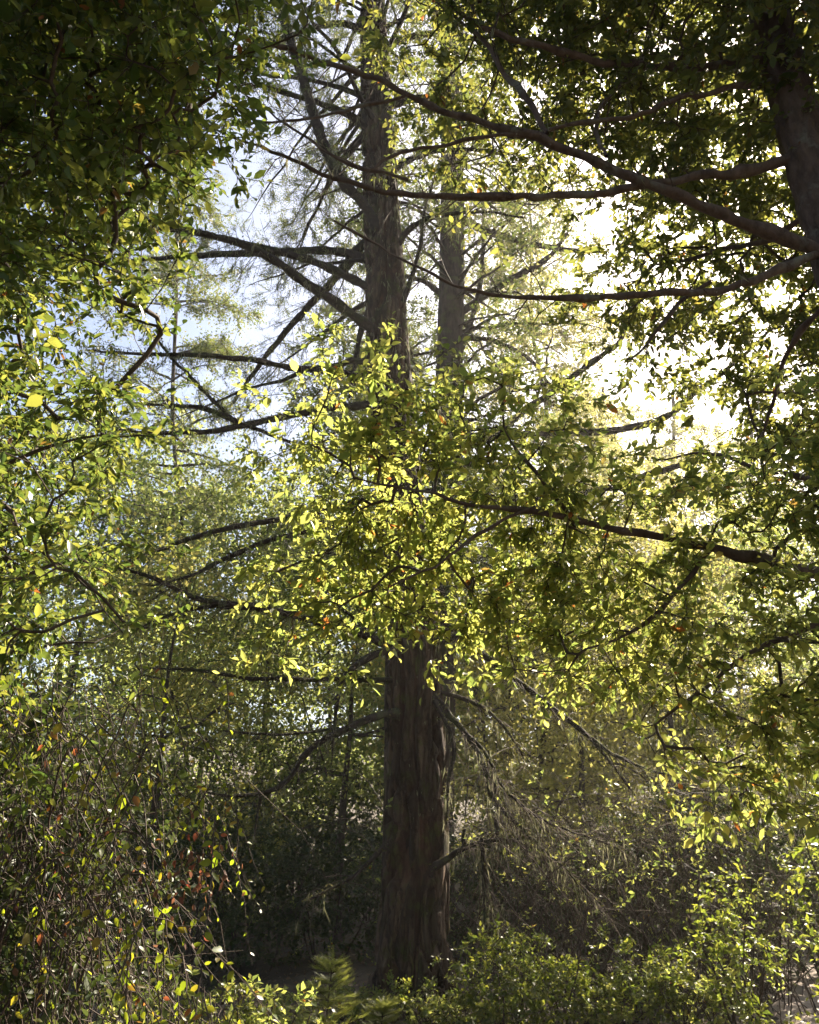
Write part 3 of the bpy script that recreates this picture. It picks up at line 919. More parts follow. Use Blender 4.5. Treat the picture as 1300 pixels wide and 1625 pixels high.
limbs_R = [
    [(1310, 412, 6.0, 22), (1290, 396, 5.95, 20), (1210, 352, 5.9, 18), (1130, 320, 5.85, 17), (1050, 288, 5.8, 16), (960, 248, 5.75, 15), (868, 212, 5.7, 14), (780, 190, 5.65, 12), (700, 158, 5.6, 11), (610, 115, 5.55, 9), (520, 88, 5.5, 8), (420, 60, 5.45, 6), (330, 48, 5.4, 4), (230, 25, 5.35, 3)],
    [(1275, 240, 6.0, 18), (1180, 262, 5.9, 15), (1110, 272, 5.9, 14), (1040, 285, 5.85, 13), (930, 300, 5.8, 12), (840, 311, 5.75, 11), (740, 317, 5.7, 10), (650, 314, 5.6, 9), (570, 304, 5.55, 8), (480, 270, 5.5, 6), (400, 235, 5.45, 4), (330, 200, 5.4, 2.5)],
    [(1310, 405, 6.0, 15), (1230, 425, 5.9, 13), (1130, 448, 5.8, 12), (1020, 462, 5.7, 11), (900, 474, 5.6, 9), (780, 465, 5.5, 6), (700, 445, 5.4, 5), (620, 400, 5.4, 4), (530, 350, 5.3, 3)],
    [(1225, 98, 6.0, 15), (1100, 95, 5.9, 12), (980, 90, 5.8, 11), (860, 68, 5.7, 10), (780, 42, 5.65, 9), (720, 8, 5.6, 7), (660, -30, 5.5, 5)],
    [(1235, 130, 6.0, 11), (1150, 150, 5.9, 9), (1080, 172, 5.9, 9), (1020, 200, 5.85, 8), (900, 216, 5.8, 6), (840, 225, 5.75, 6), (740, 226, 5.7, 6), (620, 248, 5.6, 4), (560, 290, 5.5, 2)],
    [(868, 212, 5.7, 9), (845, 175, 5.72, 9), (800, 118, 5.75, 8), (765, 65, 5.8, 7), (725, 30, 5.8, 5), (690, 0, 5.8, 3)],
    [(650, 150, 5.6, 5), (560, 165, 5.55, 5), (450, 180, 5.5, 4), (350, 190, 5.5, 3), (270, 215, 5.4, 2)],
    [(650, 288, 5.65, 5), (560, 262, 5.6, 5), (500, 220, 5.55, 4), (420, 165, 5.5, 3), (360, 130, 5.4, 2)],
    [(960, 248, 5.75, 6), (940, 200, 5.9, 6), (960, 150, 6.1, 5), (1010, 90, 6.3, 4), (1040, 20, 6.5, 3)],
    [(1130, 448, 5.8, 7), (1080, 480, 5.9, 6), (1040, 530, 6.0, 5), (1000, 570, 6.1, 3)],
    [(1250, 170, 6.1, 12), (1180, 120, 6.6, 10), (1080, 60, 7.2, 8), (960, 20, 7.8, 6), (850, -10, 8.2, 4)],
    [(1290, 330, 6.1, 12), (1220, 380, 6.7, 9), (1130, 400, 7.3, 7), (1040, 420, 7.8, 4)],
    [(1320, 470, 6.1, 10), (1260, 540, 6.6, 8), (1230, 620, 7.0, 6), (1210, 700, 7.3, 4)],
]
limbs_R = [[(a, b_, y_ * KR, w) for a, b_, y_, w in q] for q in limbs_R]
broad_tree('broadleaf_tree', 'smooth dark leaning trunk at the upper right with long limbs sweeping across the top', (S2[:, :3], S2[:, 3]), limbs_R, att,
           3, 8, .063, 'leaf_oak', 'bark_oak', .0026, .20, 300, low='mid', bare=.6)

# -------- centre: leafy limb reaching in from the right, in front of the big fir
tp = [[3.5, 4.9, gz(3.5, 4.9) - .05, .16], [3.45, 4.9, 1.0, .14], [3.35, 4.85, 2.4, .12], [3.3, 4.8, 3.6, .09], [3.2, 4.8, 4.8, .06], [3.1, 4.8, 5.8, .03]]
S3 = spline(tp, .1)
rows_C = ["0 0 1 2 0 0 0 0 0 0 0 0", "0 2 6 7 5 5 2 0 0 2 3 4", "0 3 7 8 8 7 6 3 3 5 6 6", "0 3 7 8 8 8 7 5 4 5 6 6", "0 5 7 8 8 8 7 6 5 5 6 6",
          "0 2 1 0 3 4 5 5 5 5 6 6", "0 0 0 0 0 0 1 3 5 5 6 6", "0 0 0 0 0 0 0 1 3 4 4 4"]
att = clump(grid_points(rows_C, 300, 500, 1150, 4.4, 5.15, power=1.2), 260, .5)
limbs_C = [
    [(1400, 915, 4.85, 22), (1310, 905, 4.8, 20), (1225, 893, 4.75, 18), (1130, 872, 4.7, 15), (1000, 850, 4.65, 13), (920, 832, 4.6, 11), (850, 811, 4.55, 9), (745, 800, 4.5, 7), (660, 775, 4.5, 5), (570, 760, 4.45, 3)],
    [(920, 832, 4.6, 7), (870, 790, 4.6, 6), (830, 735, 4.6, 5), (800, 680, 4.6, 3)],
    [(1130, 872, 4.7, 8), (1080, 930, 4.7, 7), (1000, 1000, 4.7, 5), (930, 1030, 4.7, 3)],
    [(1380, 980, 4.9, 14), (1280, 1010, 4.9, 10), (1180, 1060, 4.9, 8), (1100, 1110, 4.9, 5), (1040, 1150, 4.9, 3)],
    [(1380, 800, 4.9, 14), (1290, 760, 5.0, 10), (1200, 740, 5.1, 8), (1120, 720, 5.2, 5), (1040, 730, 5.2, 3)],
    [(850, 811, 4.55, 6), (760, 850, 4.5, 5), (690, 900, 4.45, 4), (620, 930, 4.4, 3)],
]
limbs_C = [([(1482, q[0][1] + 30, 4.85, q[0][3] + 2)] if q[0][0] > 1350 else []) + [(a, b_, y_ * (.89 if a < 1300 else .95), w) for a, b_, y_, w in q] for q in limbs_C]
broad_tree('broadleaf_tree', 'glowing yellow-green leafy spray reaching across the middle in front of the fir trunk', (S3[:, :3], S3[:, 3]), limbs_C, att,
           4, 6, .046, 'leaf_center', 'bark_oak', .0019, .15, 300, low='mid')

# -------- left: leafy tree filling the left edge
tp = [[-3.3, 4.2, gz(-3.3, 4.2) - .05, .17], [-3.3, 4.2, 1.2, .15], [-3.35, 4.2, 2.6, .13], [-3.2, 4.25, 4.0, .11], [-3.15, 4.3, 5.6, .08], [-3.1, 4.3, 7.2, .04]]
S4 = spline(tp, .1)
rows_A = ["5 6 7 7 6 4 2 1", "6 7 8 8 7 5 2 1", "6 8 9 9 8 6 4 1", "6 8 9 9 9 7 3 0", "6 8 9 9 9 5 0 0", "6 8 9 9 8 3 0 0", "6 8 9 8 4 0 0 0", "6 7 7 5 3 1 0 0",
          "5 6 6 4 2 0 0 0", "5 6 5 4 1 0 0 0", "5 6 5 3 1 0 0 0", "5 6 5 4 2 0 0 0", "5 6 5 4 2 0 0 0", "5 6 5 3 1 0 0 0", "5 5 4 2 0 0 0 0", "3 3 3 1 0 0 0 0", "2 1 1 0 0 0 0 0"]
att = clump(grid_points(rows_A, -200, -300, 3000, 3.4, 7.0, power=1.6), 520, .5)
limbs_A = [
    [(-260, 900, 4.2, 22), (-120, 800, 4.0, 17), (0, 742, 3.9, 13), (70, 715, 3.85, 9), (150, 695, 3.8, 6), (250, 690, 3.75, 3)],
    [(-260, 560, 4.2, 22), (-120, 430, 4.1, 17), (0, 350, 4.0, 13), (100, 285, 3.9, 9), (210, 215, 3.8, 5), (300, 180, 3.7, 3)],
    [(-260, 1000, 4.2, 18), (-120, 870, 4.0, 13), (0, 845, 3.8, 9), (70, 885, 3.6, 7), (130, 930, 3.5, 5), (200, 1010, 3.4, 3)],
    [(-240, 250, 4.3, 20), (-80, 130, 4.2, 15), (60, 70, 4.1, 10), (220, 40, 4.0, 6), (400, 20, 3.9, 3)],
    [(-240, 100, 4.3, 18), (-60, 0, 4.4, 14), (100, -60, 4.5, 9), (300, -100, 4.5, 5)],
    [(-260, 1150, 4.2, 18), (-100, 1060, 4.1, 13), (40, 1030, 4.1, 9), (150, 1020, 4.0, 5)],
]
limbs_A = [[(a, b_, y_, w * .6) for a, b_, y_, w in q] for q in limbs_A]
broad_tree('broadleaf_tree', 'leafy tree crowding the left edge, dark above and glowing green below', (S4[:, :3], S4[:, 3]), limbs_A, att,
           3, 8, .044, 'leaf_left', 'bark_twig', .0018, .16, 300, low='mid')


# ------------------------------------------------------------------ trees beyond
def far_tree(label, px, Y, h, rad, z_low, n_att, mat, leaf, per=44, seed=0, name='broadleaf_tree', group='broadleaf trees beyond the big fir', sig=.30):
    x = (px - 650) / F * (Y * math.cos(PITCH))
    z0 = float(gz(x, Y)) + max(0, Y - 24) * .16
    base = np.array([x, Y, z0 - .05])
    t = thing(name, label, 'tree', base, group)
    lean = rng.normal(0, .4, 2)
    k = np.linspace(0, 1, 9)
    tr = np.column_stack([x + lean[0] * k ** 2, Y + lean[1] * k ** 2, z0 - .05 + k * h * .82])
    tr = wobble(tr, .03)
    limb(t, tr, np.linspace(.05 + h * .007, .015, 9), 'bark_twig', 9, 'trunk')
    # clumps of crown around a few main limbs
    nc = int(10 + n_att / 14)
    u = rng.random(nc) ** .8
    cz = z0 + z_low + (h - z_low) * u
    prof = np.sqrt(np.clip(1 - (2 * np.clip(u, .04, .97) - .86) ** 2 / 1.35, .05, 1))
    a = rng.uniform(0, 2 * np.pi, nc); rr = rad * prof * rng.uniform(.35, 1, nc) ** .6
    cc = np.column_stack([x + lean[0] * u ** 2 + np.cos(a) * rr, Y + lean[1] * u ** 2 + np.sin(a) * rr, cz])
    att = cc[rng.integers(0, nc, n_att)] + rng.normal(0, 1, (n_att, 3)) * np.array([.42, .42, .30]) * rad * .42
    att[:, 2] = np.maximum(att[:, 2], z0 + .3)
    pos, cnt, chains, ends, dirs = grow(tr[2:], att, seg=.4)
    chains = [c_ for c_ in chains if cnt[c_[1][0]] > 2]
    b = Buf(); twig_mesh(b, pos, cnt, chains, .0045, rmax=.06)
    part('twigs', b, 'bark_twig', t, stuff=True)
    lp = np.repeat(ends, per, 0) + rng.normal(0, sig, (len(ends) * per, 3)) * np.array([1, 1, .75])
    R = frames(nrm(rng.normal(0, 1, lp.shape) - UP * .3), nrm(UP + rng.normal(0, .8, lp.shape)))
    b = Buf(); put(b, SMALL, SMALL_T, None, lp, R, leaf * rng.uniform(.6, 1.35, len(lp)))
    part('crown', b, mat, t, stuff=True)
    return t


FAR = [
    ('broad dark green tree behind the leafy left edge', 60, 15, 9.5, 3.0, .5, 380, 'leaf_far_green', .10),
    ('sun-flecked green tree low behind the bare left limbs', 235, 13.5, 6.2, 2.0, .5, 260, 'leaf_far_yellow', .075),
    ('rounded green tree filling the gap left of the fir', 400, 17, 8.6, 2.8, .4, 320, 'leaf_far_green', .09),
    ('green tree close behind the fir trunk, on its shaded side', 545, 15, 6.4, 2.2, .4, 260, 'leaf_far_green', .08),
    ('taller dull green tree at the back, left of the fir', 300, 24, 12.0, 3.2, .8, 320, 'leaf_far_green', .12),
    ('dull green tree at the back, just left of the fir trunk', 520, 28, 12.0, 3.4, .8, 320, 'leaf_far_green', .13),
    ('pale yellow-green tree just right of the fir trunk', 790, 15, 6.0, 2.2, .6, 240, 'leaf_far_yellow', .075),
    ('pale sunlit tree in the middle distance behind the sagging limb', 930, 17, 7.4, 2.6, .6, 270, 'leaf_far_yellow', .08),
    ('sunlit yellow-green tree behind the hanging right foliage', 1090, 16, 7.6, 2.6, .6, 270, 'leaf_far_yellow', .08),
    ('hazy pale tree far behind, between the two fir trunks and the sun', 830, 28, 14.5, 3.6, .8, 240, 'leaf_far_yellow', .13),
    ('tall hazy tree far behind the right foliage', 1000, 26, 14.5, 3.6, .8, 240, 'leaf_far_yellow', .12),
    ('tall hazy tree at the far right behind the leaning trunk', 1190, 26, 14, 3.6, .8, 230, 'leaf_far_yellow', .12),
    ('dark green tree at the right edge behind the hanging leaves', 1440, 17, 8.5, 2.8, .4, 340, 'leaf_far_green', .09),
    ('dull green tree far back, directly behind the fir trunk', 670, 24, 9.5, 3.0, .6, 280, 'leaf_far_green', .11),
    ('tall dark tree at the back behind the leafy left edge', 130, 26, 15.0, 3.6, .8, 320, 'leaf_far_green', .13),
    ('dark tree at the back, out past the left edge', -80, 22, 13.0, 3.6, .6, 280, 'leaf_far_green', .13),
    ('dark tree at the back, out past the right edge', 1480, 22, 9.5, 3.4, .6, 260, 'leaf_far_green', .13),
    ('low wide tree on the rise far behind, left of the fir', 420, 36, 9.0, 4.6, .3, 260, 'leaf_far_green', .17),
    ('low wide tree on the rise far behind the fir trunk', 640, 36, 9.0, 4.6, .3, 260, 'leaf_far_green', .17),
    ('low wide tree on the rise far behind, right of the fir', 880, 36, 10.0, 4.6, .3, 260, 'leaf_far_yellow', .17),
    ('low wide tree on the rise at the far right', 1130, 36, 10.0, 4.6, .3, 260, 'leaf_far_yellow', .17),
    ('low wide tree on the rise at the far left', 180, 36, 10.0, 4.6, .3, 260, 'leaf_far_green', .17),
]
for row in FAR:
    lab, px, Y_, h, rd, zl, na, mt, lf = row
    far_tree(lab, px, Y_, h, rd, zl, int(na * 1.2), mt, lf * (1.1 if Y_ < 20 else 1.3), 38 if Y_ < 20 else 24)


# ------------------------------------------------------------------ understory
def shrub(label, x, y, h, w, n_stem, n_att, mat, leaf, per=4, m=6, shoot=.12, singles=0, group='shrubs on the forest floor', cat='shrub', twig='bark_twig', name='shrub', low=True, rise=.35):
    z0 = float(gz(x, y)) - .03
    base = np.array([x, y, z0])
    t = thing(name, label, cat, base, group)
    seeds = []
    for k in range(n_stem):
        a = rng.uniform(0, 2 * np.pi); e = base + np.array([math.cos(a) * w * .35, math.sin(a) * w * .3, h * rng.uniform(.5, .85)])
        s0 = base + np.array([math.cos(a), math.sin(a), 0]) * w * .08
        pts = wobble(spline([s0, (s0 + e) / 2 + UP * h * .08 + rng.normal(0, .04, 3), e], .08), .006)
        limb(t, pts, np.linspace(.006 + h * .005, .003, len(pts)), twig, 5, 'stem')
        seeds.append(pts)
    g = rng.normal(0, 1, (n_att, 3)); g = nrm(g) * rng.random((n_att, 1)) ** .4
    att = base + UP * h * .5 + g * np.array([w * .5, w * .5, h * .5]) * rng.uniform(.75, 1.15, (n_att, 1))
    att[:, 2] = np.maximum(att[:, 2], gz(att[:, 0], att[:, 1]) + .06)
    pos, cnt, chains, ends, dirs = grow(np.vstack(seeds), att, seg=.12)
    b = Buf(); twig_mesh(b, pos, cnt, chains, .0016)
    o, d, L = shoots(ends, nrm(dirs + UP * rise), per, shoot)
    sticks(b, o, o + d * L[:, None], .0012, .0007)
    part('twigs', b, twig, t, stuff=True)
    lp, R, s = leaves_on_shoots(o, d, L, m, leaf)
    foliage(t, lp, R, s, mat, singles, low=low)
    return t


def at_floor(px, Y):
    z = gz(0, Y); zc = Y * math.cos(PITCH) + (z - 1.6) * math.sin(PITCH)
    return (px - 650) / F * zc


SH = [
    ('bright leafy bush at the foot of the fir, right of its trunk', 800, 8.4, .95, 1.15, 7, 150, 'leaf_shrub', .040),
    ('second sunlit bush beside the bush at the fir foot', 905, 8.5, .62, 1.0, 6, 110, 'leaf_shrub', .040),
    ('low dull bush between the sunlit bushes and the path', 1020, 8.6, .75, 1.1, 6, 100, 'leaf_shrub', .040),
    ('yellow-green bush by the sunny path at the lower right', 1185, 7.8, 1.45, 1.0, 7, 60, 'leaf_shrub', .05),
    ('tall leafy bush at the right edge above the path', 1440, 7.0, 2.2, 1.4, 7, 120, 'leaf_shrub', .05),
    ('dark bush in the shade left behind the fir trunk', 520, 12.5, 1.8, 2.6, 7, 230, 'leaf_painted_shade', .06),
    ('dark bush in the shade farther left of the fir trunk', 400, 12, 2.0, 2.6, 7, 230, 'leaf_painted_shade', .06),
    ('dark bush behind the vine tangle', 270, 11, 2.4, 2.6, 7, 240, 'leaf_painted_shade', .06),
    ('dark bush in the shade just right behind the fir trunk', 800, 12.5, 1.7, 2.4, 7, 230, 'leaf_painted_shade', .06),
    ('dark bush under the sagging dead limbs', 930, 12, 1.9, 2.4, 7, 230, 'leaf_painted_shade', .06),
    ('shaded bush between the dead limbs and the right edge', 1060, 11.5, 2.2, 2.4, 7, 230, 'leaf_painted_shade', .06),
    ('shaded bush behind the yellow-green bush by the path', 1200, 11, 2.5, 2.4, 7, 240, 'leaf_painted_shade', .06),
    ('shaded bush at the far right behind the path', 1330, 11, 2.6, 2.4, 7, 240, 'leaf_painted_shade', .06),
    ('dark bush directly behind the fir trunk', 660, 13, 1.9, 2.6, 7, 230, 'leaf_painted_shade', .06),
    ('tall dark bush far back, left of the fir and beyond its drooping limb', 470, 17.5, 3.2, 3.6, 8, 210, 'leaf_painted_shade', .08),
    ('tall dark bush far back, peeping past the left side of the fir trunk', 580, 18.5, 3.2, 3.6, 8, 210, 'leaf_painted_shade', .08),
    ('tall dark bush far back, between the vine tangle and the drooping limb', 360, 18, 3.2, 3.6, 8, 210, 'leaf_painted_shade', .08),
    ('small dim bush against the dark foot of the fir', 640, 8.75, .42, .8, 5, 50, 'leaf_shrub', .034),
]
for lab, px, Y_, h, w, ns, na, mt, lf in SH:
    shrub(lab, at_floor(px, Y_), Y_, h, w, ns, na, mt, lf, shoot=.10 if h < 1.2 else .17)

# low weeds along the bottom edge
wk = [(140, 6.0, .82), (205, 6.3, .84), (265, 6.0, .82), (320, 6.3, .82), (375, 6.4, .80), (425, 6.3, .76), (462, 7.7, .45), (560, 8.8, .3), (700, 8.6, .3), (745, 8.5, .34), (960, 8.4, .4), (1080, 8.4, .5), (1150, 8.3, .5)]
wl = ['leafy weed low at the bottom edge, %s' % s for s in ('under the vine tangle', 'beneath the hanging vine leaves', 'at the right hem of the vine tangle', 'right of the vine tangle hem', 'between vine tangle and fir seedling', 'just left of the fir seedling', 'touching the fir seedling', 'between the fir seedling and the trunk', 'right against the fir trunk foot', 'in front of the bright bush', 'in front of the second sunlit bush', 'left of the yellow-green path bush', 'beside the sunny path')]
for (px, Y_, h), lab in zip(wk, wl):
    shrub(lab, at_floor(px, Y_), Y_, h, .75, 6, 46, 'leaf_center', .038, shoot=.08, group='weeds along the bottom edge', cat='weed', name='weed', rise=.6)


# fir seedling
def seedling(label, px, Y_, h):
    x = at_floor(px, Y_); base = np.array([x, Y_, float(gz(x, Y_)) - .02])
    t = thing('fir_seedling', label, 'seedling', base, 'fir seedlings')
    k = np.linspace(0, 1, 10)[:, None]
    tr = base + UP * h * k + np.array([.05, 0, 0]) * k ** 2
    limb(t, tr, np.linspace(.012, .003, 10), 'bark_twig', 6, 'trunk')
    sp, sd, ss = [], [], []
    for z in np.arange(.12, .98, .075):
        for q in range(5):
            a = q * 1.2566 + z * 20 + rng.uniform(-.3, .3); L = (h * .5 * (1 - z) + .07) * rng.uniform(.5, 1.25)
            d = nrm([math.cos(a), math.sin(a), rng.normal(.35, .25)]); o_ = base + UP * h * z + np.array([.05, 0, 0]) * z ** 2
            pts = o_ + d * L * np.linspace(0, 1, 6)[:, None] - UP * .12 * L * np.linspace(0, 1, 6)[:, None] ** 2
            limb(t, pts, np.linspace(.004, .0015, 6), 'bark_twig', 4)
            for f in np.arange(.15, 1.05, .11):
                p_ = o_ + d * L * min(f, 1) - UP * .12 * L * f ** 2
                for sg in (-1, 1):
                    sp.append(p_); sd.append(nrm(d + sg * np.cross(d, UP) * .8 + rng.normal(0, .15, 3))); ss.append(.13 * (1.1 - .5 * f) * rng.uniform(.8, 1.2))
                sp.append(p_); sd.append(d); ss.append(.09)
    for _ in range(6):
        sp.append(base + UP * h + np.array([.05, 0, 0])); sd.append(nrm(UP + rng.normal(0, .35, 3))); ss.append(.09)
    b = Buf(); sd = np.array(sd)
    put(b, FINE, FINE_T, None, np.array(sp), frames(sd, nrm(UP + rng.normal(0, .3, sd.shape))), np.array(ss))
    part('needles', b, 'young_lit_needle', t, stuff=True)


seedling('bright little fir seedling in front of the big trunk foot', 512, 7.0, .80)
seedling('smaller fir seedling leaning at the bottom, close to the trunk foot', 600, 7.4, .42)

# ------------------------------------------------------------------ vine tangle at the lower left
base = np.array([-2.0, 4.0, float(gz(-2.0, 4.0))])
vt = thing('vine_tangle', 'dark tangle of dead hanging vine stems with yellow leaves at the lower left', 'vine', base)
b = Buf(); bd = Buf()
starts = []
for k in range(46):                           # living canes arching over
    x0 = rng.uniform(-3.2, -1.35); y0 = rng.uniform(3.5, 4.8)
    p0 = np.array([x0, y0, gz(x0, y0)])
    top = np.array([x0 + rng.uniform(-.1, .5), y0 - rng.uniform(-.2, .4), rng.uniform(1.5, 2.6) - max(0, x0 + 1.6) * 1.2])
    end = top + np.array([rng.uniform(.1, .55), rng.uniform(-.4, .1), -rng.uniform(.3, 1.2)])
    pts = wobble(spline([p0, (p0 + top) / 2 + np.array([-.12, 0, .15]), top, end], .09), .012)
    c_ = limb(vt, pts, np.linspace(.008, .0025, len(pts)), 'bark_twig' if k % 3 else 'bark_dead', 5, 'cane')
    starts.append(pts)
allp = np.vstack(starts)
for k in range(750):                         # dead hanging stems
    s0 = allp[rng.integers(len(allp))] + rng.normal(0, .12, 3)
    if s0[2] < .9 or s0[0] > -1.0: continue
    L = rng.uniform(.3, 1.2) * min(1, s0[2] / 1.5)
    d = nrm(-UP + np.array([rng.normal(.15, .5), rng.normal(-.05, .4), 0]))
    t = np.linspace(0, 1, 6)[:, None]
    pts = s0 + d * L * t + rng.normal(0, .02, (6, 3)) * np.sqrt(t) + np.array([math.cos(k), math.sin(k), 0]) * .12 * np.sin(t * 3)
    pts[:, 2] = np.maximum(pts[:, 2], .12)
    tube(bd if rng.random() < .6 else b, pts, np.linspace(.0030, .0014, 6) * rng.uniform(.6, 1.25), 3, cap=False)
for k in range(420):                          # twigs crossing every way
    s0 = allp[rng.integers(len(allp))] + rng.normal(0, .15, 3)
    if s0[0] > -.95: continue
    d = nrm(rng.normal(0, 1, 3) * np.array([1, .6, .7])); L = rng.uniform(.15, .6)
    t = np.linspace(0, 1, 5)[:, None]
    tube(bd if rng.random() < .35 else b, s0 + d * L * t + rng.normal(0, .03, (5, 3)) * t, np.linspace(.003, .001, 5), 3, cap=False)
part('hanging_stems', bd, 'bark_dead', vt, stuff=True)
part('twigs', b, 'bark_twig', vt, stuff=True)
rows_D = ["5 5 5 5 3 0 0", "4 5 5 5 5 1 0", "3 4 4 5 6 2 0", "3 3 4 5 5 2 0", "3 3 3 4 5 2 0", "2 3 3 4 5 2 0"]
ends = grid_points(rows_D, -150, 1040, 120, 3.3, 4.4)
VP, VR, VS = [], [], []
for e_ in ends:                               # strands with leaves left and right
    L = rng.uniform(.25, .75)
    d = nrm(np.array([rng.normal(.3, .35), rng.normal(-.15, .3), -rng.uniform(.4, 1)]))
    k = np.linspace(0, 1, 7)[:, None]
    pts = e_ + d * L * k - UP * .25 * L * k ** 2 + rng.normal(0, .02, (7, 3)) * k
    pts[:, 2] = np.maximum(pts[:, 2], .1)
    cbuf = Buf(); tube(cbuf, pts, np.linspace(.003, .001, 7), 4, cap=False); part('strand', cbuf, 'bark_twig', vt)
    m_ = max(4, int(L / .042)); u = (np.arange(m_) + .5) / m_ * 5.99; a = u.astype(int)
    q = pts[a] + (pts[a + 1] - pts[a]) * (u - a)[:, None]
    sd = np.where(np.arange(m_) % 2 == 0, 1., -1.)[:, None]
    un = nrm(np.array([.2, -.5, .7]) + rng.normal(0, .35, (m_, 3)))
    dd = nrm(np.cross(np.tile(d, (m_, 1)), un) * sd + d * .4 - UP * .35 + rng.normal(0, .2, (m_, 3)))
    VP.append(q); VR.append(frames(dd, un)); VS.append(.046 * (1.1 - .6 * u / 6) * rng.uniform(.7, 1.25, m_) * rng.uniform(.75, 1.1))
foliage(vt, np.vstack(VP), np.concatenate(VR), np.concatenate(VS), 'leaf_vine', 300)
c_ = P(305, 1385, 3.5)
lp = c_ + rng.normal(0, 1, (80, 3)) * np.array([.07, .09, .10])
R = frames(nrm(-UP + rng.normal(0, .6, lp.shape)), nrm(rng.normal(0, 1, lp.shape)))
ends2 = grid_points(["2 3 3 2 2", "3 4 4 4 3", "3 4 5 4 3", "3 3 4 4 3"], -100, 1180, 70, 3.4, 4.5)
R2 = frames(nrm(-UP + rng.normal(0, .7, ends2.shape)), nrm(rng.normal(0, 1, ends2.shape)))
foliage(vt, np.vstack([lp, ends2]), np.concatenate([R, R2]), .032 * rng.uniform(.6, 1.2, len(lp) + len(ends2)), 'leaf_dry', 0, 'withered_leaves')
# leafy depth behind the canes, its shade painted into dark leaves
shrub('dense dark bush filling the thicket behind the vine tangle', -2.75, 4.9, 2.7, 2.6, 9, 430, 'leaf_painted_shade', .065, per=4, m=7, shoot=.2, group=None, low='mid')


shrub('low shade-darkened bush inside the vine tangle at the lower left', -2.05, 4.25, 2.1, 1.9, 8, 260, 'leaf_painted_shade', .05, per=3, m=7, shoot=.18, group=None, low='mid')  # dark-leaved bush added to fill the gaps between stems with shade


# ------------------------------------------------------------------ bramble at the right: dry arching stems
def bramble(label, px, Y_, h, w, n, n_leaf):
    x = at_floor(px, Y_); base = np.array([x, Y_, float(gz(x, Y_))])
    t = thing('bramble', label, 'bramble', base, 'dry brambles right of the fir')
    b = Buf(); bd = Buf(); ends = []
    for k in range(n):
        p0 = base + np.array([rng.normal(0, w * .3), rng.normal(0, w * .25), -.03])
        top = p0 + np.array([rng.normal(0, w * .40), rng.normal(0, .35), h * rng.uniform(.35, 1.05)])
        end = top + np.array([rng.normal(0, w * .5), rng.normal(-.1, .4), -h * rng.uniform(-.1, .6)])
        pts = wobble(spline([p0, (p0 + top) / 2 + rng.normal(0, .08, 3), top, end], .22), .02)
        if k < 40: limb(t, pts, np.linspace(.007, .002, len(pts)), 'bark_dead' if k % 2 else 'bark_pale_twig', 4, 'cane')
        else: tube(b if k % 2 else bd, pts, np.linspace(.005, .0015, len(pts)), 3, cap=False)
        for q in range(7):
            i = rng.integers(len(pts) // 3, len(pts)); d = nrm(rng.normal(0, 1, 3)); L = rng.uniform(.1, .5)
            e = pts[i] + d * L - UP * L * .3
            tube(b if rng.random() < .5 else bd, [pts[i], (pts[i] + e) / 2 + rng.normal(0, .03, 3), e], [.0024, .0018, .001], 3, cap=False)
            ends.append(e)
    part('twigs', b, 'bark_pale_twig', t, stuff=True); part('dead_twigs', bd, 'bark_dead', t, stuff=True)
    ends = np.array(ends); ends = ends[rng.choice(len(ends), min(n_leaf, len(ends)), replace=False)]
    o_, d_, L_ = shoots(ends, np.tile(UP[None], (len(ends), 1)), 2, .12)
    lp, R, s = leaves_on_shoots(o_, d_, L_, 4, .045)
    foliage(t, lp, R, s, 'leaf_center', 0, low=True)


bramble('dry twiggy bramble heap right of the fir under the sagging limb', 890, 10.6, 2.1, 2.2, 120, 120)
bramble('dry twiggy bramble heap nearer the right edge', 1050, 10.0, 2.3, 2.2, 120, 220)
bramble('dry twiggy bramble behind the yellow-green path bush', 1190, 9.6, 2.3, 2.0, 110, 240)

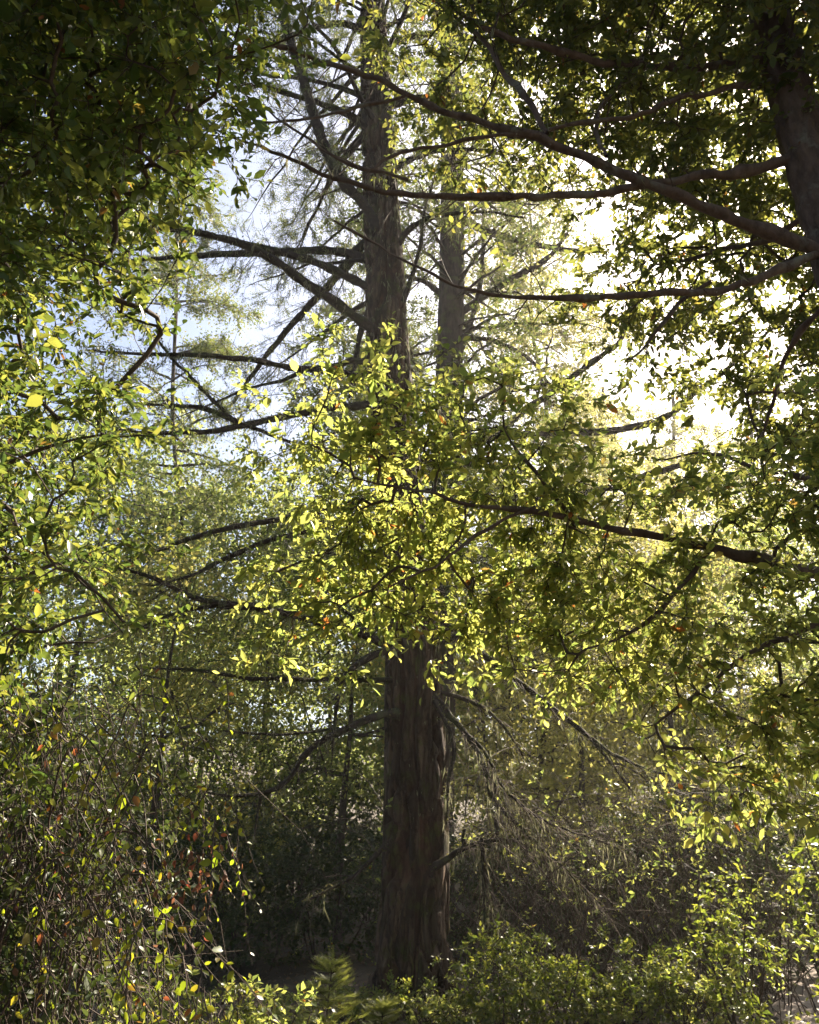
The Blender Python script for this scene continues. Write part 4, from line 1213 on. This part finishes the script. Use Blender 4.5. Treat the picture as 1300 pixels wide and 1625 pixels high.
# ------------------------------------------------------------------ leaf litter
n = 9000
x = rng.uniform(-7, 7, n); y = rng.uniform(5.5, 16, n)
lp = np.column_stack([x, y, gz(x, y) + rng.uniform(.01, .05, n)])
R = frames(nrm(rng.normal(0, 1, lp.shape) * np.array([1, 1, .25])), nrm(UP + rng.normal(0, .35, lp.shape)))
b = Buf(); put(b, SMALL, SMALL_T, None, lp, R, .06 * rng.uniform(.5, 1.3, n))
o = part('leaf_litter', b, 'litter', None, stuff=True)
o['label'] = 'brown fallen leaves littering the forest floor'; o['category'] = 'leaf litter'

# ------------------------------------------------------------------ unseen leaf mass added behind the viewpoint to hold back sky light
n = 12000
a = rng.uniform(math.radians(150), math.radians(390), n); rr = rng.uniform(6.5, 13, n)
lp = np.column_stack([np.cos(a) * rr * 1.15, np.sin(a) * rr - 1.0, rng.uniform(0, 1, n) ** .8 * 15])
lp[:, 2] += gz(lp[:, 0], lp[:, 1]) + .2
lp = lp[~in_frame(lp, 150)]
R = frames(nrm(rng.normal(0, 1, lp.shape)), nrm(UP + rng.normal(0, .8, lp.shape)))
b = Buf(); put(b, SMALL, SMALL_T, None, lp, R, .42 * rng.uniform(.6, 1.3, len(lp)))
o = part('added_woods', b, 'leaf_far_green', None, stuff=True)
o['label'] = 'unseen leafy wood added around and behind the viewpoint to block sky light'; o['category'] = 'added_woods'

# ------------------------------------------------------------------ haze
HAZE = 0.0010
if HAZE > 0:
    b = Buf()
    lo = np.array([-80, -45, -2.6]); hi = np.array([80, 110, 26.0])
    c8 = np.array([[lo[0], lo[1], lo[2]], [hi[0], lo[1], lo[2]], [hi[0], hi[1], lo[2]], [lo[0], hi[1], lo[2]], [lo[0], lo[1], hi[2]], [hi[0], lo[1], hi[2]], [hi[0], hi[1], hi[2]], [lo[0], hi[1], hi[2]]])
    b.add(c8, None, [[0, 3, 2, 1], [4, 5, 6, 7], [0, 1, 5, 4], [1, 2, 6, 5], [2, 3, 7, 6], [3, 0, 4, 7]])
    m, nt, out = new_mat('haze_air')
    pv = nt.nodes.new('ShaderNodeVolumePrincipled')
    pv.inputs['Color'].default_value = (.95, .93, .92, 1)
    pv.inputs['Density'].default_value = HAZE
    pv.inputs['Anisotropy'].default_value = .40
    nt.links.new(pv.outputs[0], out.inputs['Volume'])
    o = part('haze', b, 'haze_air', None); o['kind'] = 'stuff'
    o['label'] = 'pale sunlit haze filling the air between the trees'
